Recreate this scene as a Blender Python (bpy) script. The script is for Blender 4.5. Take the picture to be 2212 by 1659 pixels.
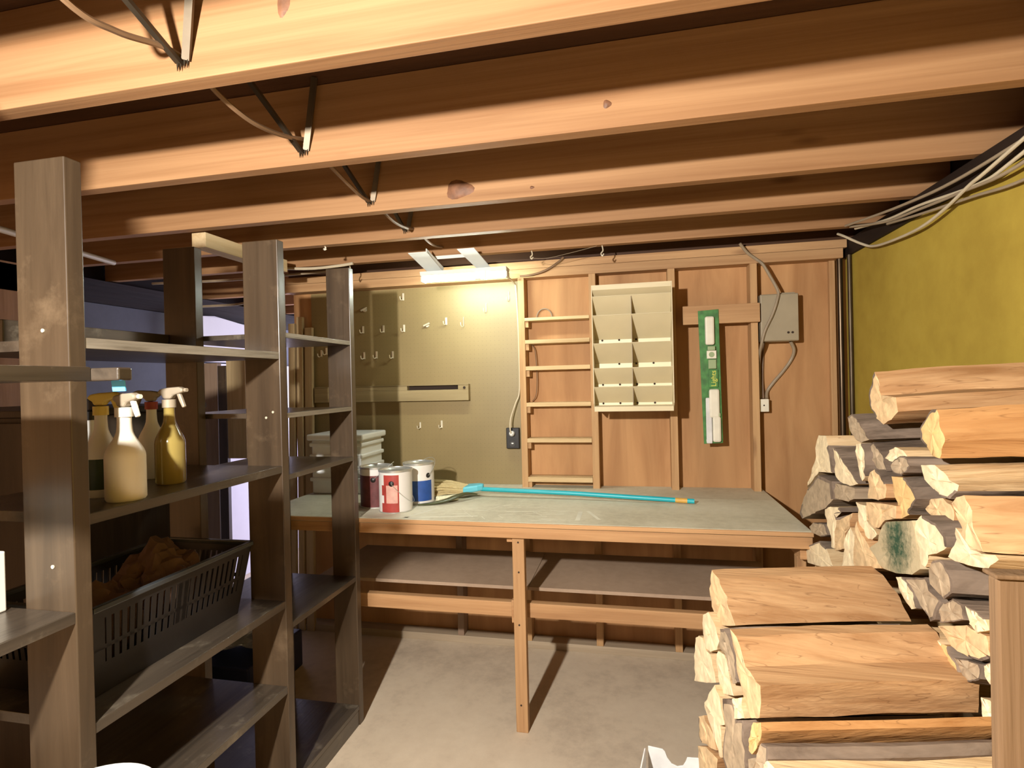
import bpy, bmesh, math, random
from mathutils import Vector, Matrix, noise as mnoise

for o in list(bpy.data.objects):
    bpy.data.objects.remove(o, do_unlink=True)
scene = bpy.context.scene
COL = scene.collection
PI = math.pi

# ---------------------------------------------------------------- camera
cam_data = bpy.data.cameras.new('camera')
cam_data.sensor_fit = 'HORIZONTAL'
cam_data.sensor_width = 36.0
cam_data.lens = 36.0 * 1197.6 / 2212.0
cam_data.clip_start = 0.05
cam = bpy.data.objects.new('camera', cam_data)
COL.objects.link(cam)
YAW, PIT, ROL = -0.21358, -0.004773, -0.023728
fw = Vector((math.sin(YAW) * math.cos(PIT), math.cos(YAW) * math.cos(PIT), math.sin(PIT)))
r0 = Vector((math.cos(YAW), -math.sin(YAW), 0))
u0 = r0.cross(fw)
rt = r0 * math.cos(ROL) + u0 * math.sin(ROL)
up = -r0 * math.sin(ROL) + u0 * math.cos(ROL)
cam.matrix_world = Matrix(((rt.x, up.x, -fw.x, 0), (rt.y, up.y, -fw.y, 0), (rt.z, up.z, -fw.z, 1.53), (0, 0, 0, 1)))
scene.camera = cam

# ---------------------------------------------------------------- world, lights, exposure
world = bpy.data.worlds.new('world')
scene.world = world
world.use_nodes = True
bg = world.node_tree.nodes['Background']
bg.inputs[0].default_value = (0.55, 0.65, 1.0, 1)
bg.inputs[1].default_value = 0.12

scene.view_settings.view_transform = 'Standard'
scene.view_settings.look = 'None'
scene.view_settings.gamma = 1.0
scene.view_settings.use_curve_mapping = False
scene.cycles.diffuse_bounces = 2
scene.view_settings.exposure = 0.0


def lamp(name, kind, loc, energy, color, **kw):
    d = bpy.data.lights.new(name, kind)
    d.energy = energy
    d.color = color
    for k, v in kw.items():
        setattr(d, k, v)
    o = bpy.data.objects.new(name, d)
    o.location = loc
    COL.objects.link(o)
    return o


# warm ceiling bulb hanging just behind and left of the camera
bulb = lamp('bulb_light', 'POINT', (-0.76, -0.12, 1.95), 420, (1.0, 0.97, 0.90), shadow_soft_size=0.032)
bulb.data.use_nodes = True
nt = bulb.data.node_tree
em = [n for n in nt.nodes if n.type == 'EMISSION'][0]
fall = nt.nodes.new('ShaderNodeLightFalloff')
fall.inputs['Strength'].default_value = 1.0
fall.inputs['Smooth'].default_value = 1.0
nt.links.new(fall.outputs['Quadratic'], em.inputs['Strength'])
# daylight coming in through the doorway of the room behind the partition
day = lamp('daylight_door', 'AREA', (-2.35, 5.95, 1.15), 110, (0.74, 0.74, 1.0), shape='RECTANGLE', size=1.3, size_y=1.9)
day.rotation_euler = (math.radians(-90), 0, 0)
# the fluorescent strip over the bench lights the room with its own tube mesh

# ---------------------------------------------------------------- mesh helpers
LOC = {}


class MB:
    def __init__(s):
        s.v = []; s.f = []; s.m = []

    def add(s, vs, fs, m=0):
        b = len(s.v)
        s.v += [Vector(v) for v in vs]
        for f in fs:
            s.f.append([b + i for i in f]); s.m.append(m)
        return s

    def box(s, x0, x1, y0, y1, z0, z1, m=0):
        vs = [(x0, y0, z0), (x1, y0, z0), (x1, y1, z0), (x0, y1, z0), (x0, y0, z1), (x1, y0, z1), (x1, y1, z1), (x0, y1, z1)]
        return s.add(vs, [(0, 3, 2, 1), (4, 5, 6, 7), (0, 1, 5, 4), (1, 2, 6, 5), (2, 3, 7, 6), (3, 0, 4, 7)], m)

    def obox(s, p0, p1, w, h, upv=(0, 0, 1), m=0):
        """a bar of width w and height h from p0 to p1"""
        p0 = Vector(p0); p1 = Vector(p1)
        d = (p1 - p0).normalized()
        a = d.cross(Vector(upv)).normalized(); b = a.cross(d).normalized()
        vs = []
        for p in (p0, p1):
            for sa, sb in ((-1, -1), (1, -1), (1, 1), (-1, 1)):
                vs.append(p + a * (sa * w / 2) + b * (sb * h / 2))
        return s.add(vs, [(3, 2, 1, 0), (4, 5, 6, 7), (0, 1, 5, 4), (1, 2, 6, 5), (2, 3, 7, 6), (3, 0, 4, 7)], m)

    def prism(s, poly, vec, m=0):
        n = len(poly); vec = Vector(vec)
        vs = [Vector(p) for p in poly] + [Vector(p) + vec for p in poly]
        fs = [tuple(range(n - 1, -1, -1)), tuple(range(n, 2 * n))]
        for i in range(n):
            j = (i + 1) % n
            fs.append((i, j, n + j, n + i))
        return s.add(vs, fs, m)

    def tube(s, pts, r, n=8, m=0):
        pts = [Vector(p) for p in pts]
        vs = []; fs = []
        prev = None
        for i, p in enumerate(pts):
            d = (pts[min(i + 1, len(pts) - 1)] - pts[max(i - 1, 0)]).normalized()
            if prev is None:
                ref = Vector((0, 0, 1)) if abs(d.z) < 0.9 else Vector((1, 0, 0))
            else:
                ref = prev
            a = d.cross(ref).normalized(); b = a.cross(d).normalized(); prev = b
            for k in range(n):
                t = 2 * PI * k / n
                vs.append(p + a * (r * math.cos(t)) + b * (r * math.sin(t)))
        for i in range(len(pts) - 1):
            for k in range(n):
                l = (k + 1) % n
                fs.append((i * n + k, i * n + l, (i + 1) * n + l, (i + 1) * n + k))
        fs.append(tuple(range(n - 1, -1, -1)))
        fs.append(tuple(range((len(pts) - 1) * n, len(pts) * n)))
        return s.add(vs, fs, m)

    def lathe(s, prof, c, n=24, m=0, axis='z', mf=None):
        c = Vector(c); vs = []; fs = []; ms = []
        for r, z in prof:
            for k in range(n):
                t = 2 * PI * k / n
                a, b = r * math.cos(t), r * math.sin(t)
                vs.append(c + (Vector((a, b, z)) if axis == 'z' else Vector((z, a, b)) if axis == 'x' else Vector((a, -z, b))))
        for i in range(len(prof) - 1):
            for k in range(n):
                l = (k + 1) % n
                fs.append((i * n + k, i * n + l, (i + 1) * n + l, (i + 1) * n + k))
                ms.append(mf((k + .5) / n * 2 * PI, i) if mf else m)
        fs.append(tuple(range(n - 1, -1, -1))); ms.append(m)
        fs.append(tuple(range((len(prof) - 1) * n, len(prof) * n))); ms.append(m)
        b = len(s.v); s.v += vs
        for f, mm in zip(fs, ms):
            s.f.append([b + i for i in f]); s.m.append(mm)
        return s

    def build(s, name, mats, parent=None, bevel=0, smooth=False, angle=40):
        if not isinstance(mats, (list, tuple)):
            mats = [mats]
        if parent is not None:
            base = LOC[parent.name]
        else:
            xs = [v.x for v in s.v]; ys = [v.y for v in s.v]; zs = [v.z for v in s.v]
            base = Vector(((min(xs) + max(xs)) / 2, (min(ys) + max(ys)) / 2, min(zs)))
        me = bpy.data.meshes.new(name)
        me.from_pydata([v - base for v in s.v], [], s.f)
        for mt in mats:
            me.materials.append(mt)
        me.polygons.foreach_set('material_index', s.m)
        bm = bmesh.new(); bm.from_mesh(me)
        bmesh.ops.recalc_face_normals(bm, faces=bm.faces)
        bm.to_mesh(me); bm.free()
        o = bpy.data.objects.new(name, me)
        COL.objects.link(o)
        LOC[o.name] = base
        if parent is not None:
            o.parent = parent
        else:
            o.location = base
        if bevel:
            md = o.modifiers.new('bevel', 'BEVEL')
            md.width = bevel; md.segments = 2; md.limit_method = 'ANGLE'; md.angle_limit = math.radians(40)
        if smooth:
            for p in me.polygons:
                p.use_smooth = True
            me.set_sharp_from_angle(angle=math.radians(angle))
        return o


def tag(o, label, cat, group=None, kind=None):
    o['label'] = label
    o['category'] = cat
    if group: o['group'] = group
    if kind: o['kind'] = kind
    return o


def struct(o, label=None):
    o['kind'] = 'structure'
    if label: o['label'] = label
    return o


def thing(name, label, cat, loc, group=None):
    o = bpy.data.objects.new(name, None)
    o.empty_display_size = 0.05
    COL.objects.link(o)
    o.location = loc
    LOC[o.name] = Vector(loc)
    return tag(o, label, cat, group)


def dup(root, delta, label, group=None):
    """a copy of a thing, its parts and their sub-parts, moved by delta"""
    def cp(o, parent):
        c = o.copy(); COL.objects.link(c)
        LOC[c.name] = LOC[o.name] + Vector(delta)
        if parent is not None: c.parent = parent
        for ch in list(o.children): cp(ch, c)
        return c
    r = cp(root, None)
    r.location = Vector(root.location) + Vector(delta)
    r['label'] = label
    if group: r['group'] = group
    return r


def smooth_path(pts, n=8):
    """Catmull-Rom through the points"""
    P = [Vector(p) for p in pts]; out = []
    for i in range(len(P) - 1):
        p0 = P[max(i - 1, 0)]; p1 = P[i]; p2 = P[i + 1]; p3 = P[min(i + 2, len(P) - 1)]
        for k in range(n):
            t = k / n
            out.append(0.5 * ((2 * p1) + (p2 - p0) * t + (2 * p0 - 5 * p1 + 4 * p2 - p3) * t * t + (3 * p1 - p0 - 3 * p2 + p3) * t ** 3))
    out.append(P[-1])
    return out


# ---------------------------------------------------------------- materials
def _new(name):
    m = bpy.data.materials.new(name); m.use_nodes = True
    nt = m.node_tree
    return m, nt, nt.nodes['Principled BSDF']


def N(nt, kind, **kw):
    n = nt.nodes.new(kind)
    for k, v in kw.items():
        if k in n.inputs: n.inputs[k].default_value = v
        else: setattr(n, k, v)
    return n


def ramp(nt, fac, stops):
    r = nt.nodes.new('ShaderNodeValToRGB')
    els = r.color_ramp.elements
    while len(els) < len(stops): els.new(0.5)
    for e, (p, c) in zip(els, stops):
        e.position = p; e.color = (c[0], c[1], c[2], 1)
    nt.links.new(fac, r.inputs[0])
    return r.outputs[0]


def coords(nt, scale, rnd=True):
    tc = N(nt, 'ShaderNodeTexCoord')
    v = tc.outputs['Object']
    if rnd:
        oi = N(nt, 'ShaderNodeObjectInfo')
        ml = N(nt, 'ShaderNodeMath', operation='MULTIPLY'); ml.inputs[1].default_value = 37.0
        nt.links.new(oi.outputs['Random'], ml.inputs[0])
        ad = N(nt, 'ShaderNodeVectorMath', operation='ADD')
        nt.links.new(v, ad.inputs[0]); nt.links.new(ml.outputs[0], ad.inputs[1])
        v = ad.outputs[0]
    mp = N(nt, 'ShaderNodeMapping'); mp.inputs['Scale'].default_value = scale
    nt.links.new(v, mp.inputs[0])
    return mp.outputs[0]


def plain(name, col, rough=0.6, metal=0.0, var=0.12, scale=9.0, bump=0.0, spec=0.5, coat=0.0):
    m, nt, b = _new(name)
    v = coords(nt, (scale, scale, scale))
    n = N(nt, 'ShaderNodeTexNoise', Scale=1.0, Detail=5.0)
    nt.links.new(v, n.inputs['Vector'])
    lo = [max(0, c * (1 - var)) for c in col]; hi = [min(1, c * (1 + var)) for c in col]
    c = ramp(nt, n.outputs[0], [(0.3, lo), (0.7, hi)])
    nt.links.new(c, b.inputs['Base Color'])
    b.inputs['Roughness'].default_value = rough
    b.inputs['Metallic'].default_value = metal
    b.inputs['Specular IOR Level'].default_value = spec
    b.inputs['Coat Weight'].default_value = coat
    if bump:
        bp = N(nt, 'ShaderNodeBump', Strength=bump, Distance=0.004)
        nt.links.new(n.outputs[0], bp.inputs['Height']); nt.links.new(bp.outputs[0], b.inputs['Normal'])
    return m


def wood(name, dark, light, axis='X', fine=28.0, long=1.1, rough=0.65, bump=0.25, knots=0.0, tone=0.18, spec=0.3, worn=None, cracks=0.0, coat=0.0):
    """grain streaks along one axis, broad tone patches, optional knots and worn patches"""
    m, nt, b = _new(name)
    def sc(l, c): return {'X': (l, c, c), 'Y': (c, l, c), 'Z': (c, c, l)}[axis]
    v1 = coords(nt, sc(long, fine)); v2 = coords(nt, sc(0.6, 3.0)); v3 = coords(nt, sc(long * 3, fine * 4))
    n1 = N(nt, 'ShaderNodeTexNoise', Scale=1.0, Detail=6.0, Roughness=0.6, Distortion=0.6)
    n2 = N(nt, 'ShaderNodeTexNoise', Scale=1.0, Detail=3.0)
    n3 = N(nt, 'ShaderNodeTexNoise', Scale=1.0, Detail=2.0)
    for v, n in ((v1, n1), (v2, n2), (v3, n3)): nt.links.new(v, n.inputs['Vector'])
    mid = [(a + c) / 2 for a, c in zip(dark, light)]
    c = ramp(nt, n1.outputs[0], [(0.28, dark), (0.48, mid), (0.7, light)])
    mx = N(nt, 'ShaderNodeMix', data_type='RGBA', blend_type='MULTIPLY')
    mx.inputs[0].default_value = 1.0
    t = ramp(nt, n2.outputs[0], [(0.3, (1 - tone,) * 3), (0.7, (1, 1, 1))])
    nt.links.new(c, mx.inputs[6]); nt.links.new(t, mx.inputs[7])
    col = mx.outputs[2]
    if knots:
        vk = coords(nt, sc(1.7, 6.5))
        vo = N(nt, 'ShaderNodeTexVoronoi', Scale=1.0); vo.inputs['Randomness'].default_value = 1.0
        nt.links.new(vk, vo.inputs['Vector'])
        k = ramp(nt, vo.outputs['Distance'], [(0.05, (1, 1, 1)), (0.13, (0, 0, 0))])
        km = N(nt, 'ShaderNodeMath', operation='MULTIPLY'); km.inputs[1].default_value = knots
        nt.links.new(k, km.inputs[0])
        mk = N(nt, 'ShaderNodeMix', data_type='RGBA')
        nt.links.new(km.outputs[0], mk.inputs[0]); nt.links.new(col, mk.inputs[6])
        mk.inputs[7].default_value = (dark[0] * .45, dark[1] * .38, dark[2] * .35, 1)
        col = mk.outputs[2]
    if worn:
        vw = coords(nt, (7, 7, 7)); nw = N(nt, 'ShaderNodeTexNoise', Scale=1.0, Detail=8.0, Roughness=0.7)
        nt.links.new(vw, nw.inputs['Vector'])
        w = ramp(nt, nw.outputs[0], [(0.56, (0, 0, 0)), (0.72, (0.8, 0.8, 0.8))])
        mw = N(nt, 'ShaderNodeMix', data_type='RGBA')
        nt.links.new(w, mw.inputs[0]); nt.links.new(col, mw.inputs[6]); mw.inputs[7].default_value = (*worn, 1)
        col = mw.outputs[2]
    if cracks:
        vc = coords(nt, sc(.55, 34)); nc = N(nt, 'ShaderNodeTexNoise', Scale=1.0, Detail=2.0)
        nt.links.new(vc, nc.inputs['Vector'])
        kc = ramp(nt, nc.outputs[0], [(.0, (0, 0, 0)), (.385, (0, 0, 0)), (.395, (cracks,) * 3), (.405, (0, 0, 0)), (.607, (0, 0, 0)), (.613, (cracks,) * 3), (.62, (0, 0, 0))])
        mc = N(nt, 'ShaderNodeMix', data_type='RGBA')
        nt.links.new(kc, mc.inputs[0]); nt.links.new(col, mc.inputs[6]); mc.inputs[7].default_value = (dark[0] * .35, dark[1] * .3, dark[2] * .28, 1)
        col = mc.outputs[2]
    b.inputs['Coat Weight'].default_value = coat; b.inputs['Coat Roughness'].default_value = .22
    nt.links.new(col, b.inputs['Base Color'])
    b.inputs['Roughness'].default_value = rough
    b.inputs['Specular IOR Level'].default_value = spec
    if bump:
        ma = N(nt, 'ShaderNodeMath', operation='ADD')
        nt.links.new(n1.outputs[0], ma.inputs[0]); nt.links.new(n3.outputs[0], ma.inputs[1])
        bp = N(nt, 'ShaderNodeBump', Strength=bump, Distance=0.004)
        nt.links.new(ma.outputs[0], bp.inputs['Height']); nt.links.new(bp.outputs[0], b.inputs['Normal'])
    return m


def mottled(name, stops, scales=(2.0, 14.0), rough=0.8, bump=0.15, spec=0.3, spots=(), spotcol=(0.1, 0.06, 0.03)):
    """two noise sizes mixed through a ramp, plus stains at fixed places given in object space"""
    m, nt, b = _new(name)
    v1 = coords(nt, (scales[0],) * 3, False); v2 = coords(nt, (scales[1],) * 3, False)
    n1 = N(nt, 'ShaderNodeTexNoise', Scale=1.0, Detail=4.0); n2 = N(nt, 'ShaderNodeTexNoise', Scale=1.0, Detail=8.0, Roughness=0.7)
    nt.links.new(v1, n1.inputs['Vector']); nt.links.new(v2, n2.inputs['Vector'])
    mx = N(nt, 'ShaderNodeMix'); mx.inputs[0].default_value = 0.38
    nt.links.new(n1.outputs[0], mx.inputs[2]); nt.links.new(n2.outputs[0], mx.inputs[3])
    col = ramp(nt, mx.outputs[0], stops)
    tc = N(nt, 'ShaderNodeTexCoord')
    for (cx, cy, cz), (sx, sy, sz), amt in spots:
        mp = N(nt, 'ShaderNodeMapping')
        mp.inputs['Location'].default_value = (-cx / sx, -cy / sy, -cz / sz); mp.inputs['Scale'].default_value = (1 / sx, 1 / sy, 1 / sz)
        nt.links.new(tc.outputs['Object'], mp.inputs[0])
        ln = N(nt, 'ShaderNodeVectorMath', operation='LENGTH'); nt.links.new(mp.outputs[0], ln.inputs[0])
        ad = N(nt, 'ShaderNodeMath', operation='MULTIPLY_ADD'); ad.inputs[1].default_value = 0.7; nt.links.new(n2.outputs[0], ad.inputs[0]); nt.links.new(ln.outputs['Value'], ad.inputs[2])
        k = ramp(nt, ad.outputs[0], [(0.0, (amt,) * 3), (1.0, (0, 0, 0))])
        rr = k.node.color_ramp; rr.elements[0].position = 0.6
        mk = N(nt, 'ShaderNodeMix', data_type='RGBA'); nt.links.new(k, mk.inputs[0]); nt.links.new(col, mk.inputs[6])
        mk.inputs[7].default_value = (*spotcol, 1); col = mk.outputs[2]
    nt.links.new(col, b.inputs['Base Color'])
    b.inputs['Roughness'].default_value = rough; b.inputs['Specular IOR Level'].default_value = spec
    if bump:
        bp = N(nt, 'ShaderNodeBump', Strength=bump, Distance=0.005)
        nt.links.new(n2.outputs[0], bp.inputs['Height']); nt.links.new(bp.outputs[0], b.inputs['Normal'])
    return m


def pegboard_mat(name, c1, c2):
    """painted hardboard with a grid of small dark holes"""
    m, nt, b = _new(name)
    v = coords(nt, (1.6,) * 3, False); n = N(nt, 'ShaderNodeTexNoise', Scale=1.0, Detail=6.0)
    nt.links.new(v, n.inputs['Vector'])
    col = ramp(nt, n.outputs[0], [(0.3, c1), (0.7, c2)])
    tc = N(nt, 'ShaderNodeTexCoord'); sp = N(nt, 'ShaderNodeSeparateXYZ'); nt.links.new(tc.outputs['Object'], sp.inputs[0])
    ds = []
    for ax in ('X', 'Z'):
        dv = N(nt, 'ShaderNodeMath', operation='DIVIDE'); dv.inputs[1].default_value = 0.0254; nt.links.new(sp.outputs[ax], dv.inputs[0])
        fr = N(nt, 'ShaderNodeMath', operation='FRACT'); nt.links.new(dv.outputs[0], fr.inputs[0])
        sb = N(nt, 'ShaderNodeMath', operation='SUBTRACT'); sb.inputs[1].default_value = 0.5; nt.links.new(fr.outputs[0], sb.inputs[0])
        pw = N(nt, 'ShaderNodeMath', operation='MULTIPLY'); nt.links.new(sb.outputs[0], pw.inputs[0]); nt.links.new(sb.outputs[0], pw.inputs[1]); ds.append(pw)
    ad = N(nt, 'ShaderNodeMath', operation='ADD'); nt.links.new(ds[0].outputs[0], ad.inputs[0]); nt.links.new(ds[1].outputs[0], ad.inputs[1])
    lt = N(nt, 'ShaderNodeMath', operation='LESS_THAN'); lt.inputs[1].default_value = 0.011; nt.links.new(ad.outputs[0], lt.inputs[0])
    ml = N(nt, 'ShaderNodeMath', operation='MULTIPLY'); ml.inputs[1].default_value = 0.22; nt.links.new(lt.outputs[0], ml.inputs[0])
    mk = N(nt, 'ShaderNodeMix', data_type='RGBA'); nt.links.new(ml.outputs[0], mk.inputs[0]); nt.links.new(col, mk.inputs[6]); mk.inputs[7].default_value = (.08, .06, .03, 1)
    nt.links.new(mk.outputs[2], b.inputs['Base Color']); b.inputs['Roughness'].default_value = 0.45
    return m


def emis(name, col, s):
    m, nt, b = _new(name)
    b.inputs['Base Color'].default_value = (*col, 1)
    b.inputs['Emission Color'].default_value = (*col, 1); b.inputs['Emission Strength'].default_value = s
    return m


def clear(name, col, rough=0.1, alpha_trans=0.85):
    m, nt, b = _new(name)
    b.inputs['Base Color'].default_value = (*col, 1); b.inputs['Roughness'].default_value = rough
    b.inputs['Transmission Weight'].default_value = alpha_trans; b.inputs['IOR'].default_value = 1.4
    return m


M = {}
M['joist'] = wood('joist_fir', (.275, .128, .052), (.46, .25, .118), 'X', fine=22, long=.5, bump=.15, knots=.75)
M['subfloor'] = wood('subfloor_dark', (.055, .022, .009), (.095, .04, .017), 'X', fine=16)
M['stud'] = wood('stud_fir', (.45, .24, .105), (.66, .40, .19), 'Z', fine=30, knots=.5)
M['studx'] = wood('plate_fir', (.42, .22, .10), (.62, .37, .18), 'X', fine=30, knots=.5)
M['ply'] = wood('plywood_sheathing', (.45, .215, .085), (.69, .375, .165), 'Z', fine=7, long=.9, bump=.08, tone=.3)
M['bench_wood'] = wood('bench_fir', (.42, .21, .09), (.66, .38, .18), 'X', fine=26, knots=.7)
M['benchz'] = wood('bench_leg_fir', (.42, .22, .10), (.64, .38, .18), 'Z', fine=26, knots=.6)
M['benchtop'] = mottled('bench_top_hardboard', [(.3, (.48, .43, .31)), (.5, (.68, .625, .475)), (.70, (.82, .77, .61))], (3, 26), rough=.6)
M['lowshelf'] = mottled('hardboard_brown', [(.3, (.36, .245, .165)), (.7, (.52, .37, .26))], (2, 22), rough=.7)
M['darkz'] = wood('dark_stained_upright', (.046, .028, .015), (.096, .061, .034), 'Z', fine=18, rough=.40, bump=.12, spec=.5, coat=.25, worn=(.125, .083, .048))
M['darky'] = wood('dark_stained_shelf', (.034, .025, .018), (.085, .063, .044), 'Y', fine=22, rough=.33, bump=.15, spec=.55, coat=.4, worn=(.19, .155, .11))
M['peg'] = pegboard_mat('pegboard_paint', (.225, .160, .065), (.30, .215, .090))
M['ledge'] = wood('ledge_board', (.28, .205, .10), (.42, .32, .165), 'X', fine=18)
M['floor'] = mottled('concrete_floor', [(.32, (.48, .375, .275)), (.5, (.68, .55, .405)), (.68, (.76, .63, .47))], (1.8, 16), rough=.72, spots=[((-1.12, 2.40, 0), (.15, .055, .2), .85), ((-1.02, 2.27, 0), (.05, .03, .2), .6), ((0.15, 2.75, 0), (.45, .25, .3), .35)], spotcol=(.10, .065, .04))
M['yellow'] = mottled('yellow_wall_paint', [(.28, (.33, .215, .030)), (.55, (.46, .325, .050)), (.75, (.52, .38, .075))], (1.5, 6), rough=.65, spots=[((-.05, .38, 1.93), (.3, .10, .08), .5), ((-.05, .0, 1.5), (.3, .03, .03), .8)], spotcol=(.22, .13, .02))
M['concrete'] = mottled('foundation_concrete', [(.3, (.15, .16, .19)), (.7, (.22, .235, .28))], (1.2, 9), rough=.85)
M['whitewall'] = mottled('white_painted_wall', [(.3, (.74, .73, .80)), (.7, (.84, .82, .88))], (1.2, 9), rough=.7, bump=.05)
M['panel'] = wood('left_wall_panel', (.34, .17, .065), (.48, .26, .11), 'Z', fine=9)
M['metal'] = plain('galvanised_strap', (.10, .075, .05), .45, .8, .25)
M['steel'] = plain('steel_pipe', (.10, .07, .045), .33, .9, .15)
M['whitemetal'] = plain('white_enamel', (.80, .83, .80), .4, 0, .05)
M['tube'] = emis('fluorescent_glow', (.90, 1.0, .88), 140)
M['romex'] = plain('cable_sheath_grey', (.33, .25, .165), .55, 0, .1)
M['cream_cable'] = plain('cable_sheath_cream', (.60, .50, .35), .5, 0, .08)
M['brown_cable'] = plain('cable_sheath_brown', (.20, .115, .06), .55, 0, .2)
M['hook'] = plain('hook_steel', (.78, .70, .54), .35, .35, .1)
M['bin'] = plain('cream_bin_enamel', (.71, .60, .38), .5, 0, .06, 5)
M['binlip_lit'] = plain('cream_bin_lip_lit', (.90, .80, .54), .45, 0, .04, 5)  # bin cream made lighter, paints in the brighter light on the lips
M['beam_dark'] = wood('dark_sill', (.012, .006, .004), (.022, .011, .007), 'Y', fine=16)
M['plate'] = wood('floor_plate', (.40, .30, .20), (.55, .43, .30), 'X', fine=20)
M['edgewood'] = wood('worn_plywood_edge', (.13, .105, .075), (.36, .31, .24), 'Y', fine=60, long=3, rough=.5, spec=.5)
M['cab'] = wood('dark_cabinet_wood', (.030, .020, .014), (.060, .042, .030), 'Z', fine=14, rough=.5)
M['hole'] = plain('dark_hole', (.03, .015, .008), .8)
M['greybox'] = plain('grey_enamel_box', (.36, .295, .20), .5, .1, .1, 6)
M['postwood'] = wood('rough_post', (.15, .085, .040), (.26, .155, .080), 'Z', fine=20, rough=.9, bump=.6)
M['knot'] = plain('knot_wood', (.20, .085, .040), .6, 0, .35, 30, bump=.6)
M['black'] = plain('black_plastic', (.012, .009, .008), .45, 0, .2)
M['white'] = plain('white_plastic', (.90, .90, .88), .4, 0, .04)
M['green'] = plain('green_card', (.055, .20, .045), .5, 0, .35, 30)
M['whitecard'] = plain('white_tube', (.80, .74, .60), .45, 0, .06, 20)
M['yellowtext'] = plain('yellow_print', (.70, .66, .10), .5, 0, .1)
M['palegreen'] = plain('pale_green_print', (.30, .38, .20), .5, 0, .1)
M['red'] = plain('red_label', (.36, .045, .035), .45, 0, .2, 25)
M['pink'] = plain('pale_red_print', (.60, .33, .27), .5, 0, .15, 40)
M['canwhite'] = plain('can_label_white', (.74, .70, .66), .45, 0, .05)
M['blue'] = plain('blue_label', (.02, .075, .30), .45, 0, .15, 30)
M['canmetal'] = plain('can_lid_metal', (.62, .62, .58), .3, .7, .15, 20)
M['maroon'] = plain('maroon_label', (.13, .03, .03), .5, 0, .3, 25)
M['straw'] = wood('broom_straw', (.55, .40, .17), (.80, .66, .36), 'X', fine=150, long=6, bump=.6)
M['teal'] = plain('teal_plastic', (.02, .40, .47), .35, 0, .05)
M['tealcap'] = plain('light_blue_plastic', (.13, .55, .68), .4, 0, .05)
M['orangeband'] = plain('orange_band', (.70, .40, .08), .5)
M['olive'] = plain('olive_plastic', (.07, .075, .03), .35, 0, .2)
M['bristle'] = plain('pale_bristle', (.85, .80, .55), .7, 0, .1, 90, bump=.6)
M['yellowplastic'] = plain('yellow_plastic', (.75, .55, .12), .35)
M['creamplastic'] = plain('cream_bottle_plastic', (.78, .71, .60), .4, 0, .04)
M['amber'] = clear('amber_bottle', (.46, .34, .10), .15, .35)
M['greytrig'] = plain('taupe_trigger', (.36, .29, .21), .45)
M['greenlabel'] = plain('dark_green_label', (.03, .05, .015), .5, 0, .2)
M['cyan'] = plain('cyan_card', (.12, .55, 1.0), .5, 0, .05)
M['paper'] = plain('brown_paper', (.16, .085, .05), .8, 0, .3, 16, bump=.4)
M['plasticwrap'] = plain('crumpled_grey_plastic', (.36, .37, .42), .18, 0, .25, 14, bump=.9, spec=.8)
M['boxcard'] = plain('off_white_card', (.80, .74, .64), .6, 0, .04)
M['lumberx'] = wood('pale_shelf_lumber', (.55, .36, .17), (.80, .58, .32), 'X', fine=24)
M['lumber'] = wood('pale_lumber', (.46, .31, .15), (.70, .52, .29), 'Z', fine=24)
M['lumbery'] = wood('pale_lumber_long', (.55, .38, .19), (.78, .60, .36), 'Y', fine=24)
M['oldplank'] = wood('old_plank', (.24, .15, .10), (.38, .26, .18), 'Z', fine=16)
M['clothgrey'] = plain('dirty_white_card', (.72, .70, .68), .6, 0, .12, 18)
# firewood
M['split_c'] = wood('split_cream', (.52, .32, .15), (.82, .60, .35), 'X', fine=34, long=2.2, rough=.8, bump=.55, tone=.2, cracks=.55)
M['split_t'] = wood('split_tan', (.44, .215, .085), (.76, .46, .23), 'X', fine=30, long=1.4, rough=.8, bump=.45, tone=.28, knots=.4, cracks=.5)
M['split_o'] = wood('split_orange', (.44, .20, .065), (.68, .37, .15), 'X', fine=30, long=1.6, rough=.8, bump=.5, tone=.25, cracks=.5)
M['split_g'] = wood('split_grey', (.26, .18, .115), (.48, .36, .24), 'X', fine=26, long=1.6, rough=.85, bump=.5, tone=.3, cracks=.8)
M['split_s'] = wood('split_pale_grey', (.48, .38, .22), (.64, .53, .34), 'X', fine=30, long=1.6, rough=.85, bump=.4)
M['end_c'] = plain('end_grain_cream', (.90, .71, .45), .85, 0, .13, 42, bump=.8)
M['end_t'] = plain('end_grain_tan', (.76, .52, .28), .85, 0, .18, 42, bump=.8)
M['end_o'] = plain('end_grain_orange', (.78, .50, .21), .85, 0, .12, 42, bump=.8)
M['end_g'] = plain('end_grain_grey', (.46, .34, .22), .85, 0, .2, 42, bump=.8)
M['bark'] = wood('bark', (.11, .075, .053), (.36, .265, .195), 'X', fine=14, long=5, rough=.95, bump=1.0, tone=.4)

# ================================================================ SETTING
struct(MB().box(-3.3, 1.25, -2.6, 6.05, -.1, 0).build('floor', M['floor']))
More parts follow.
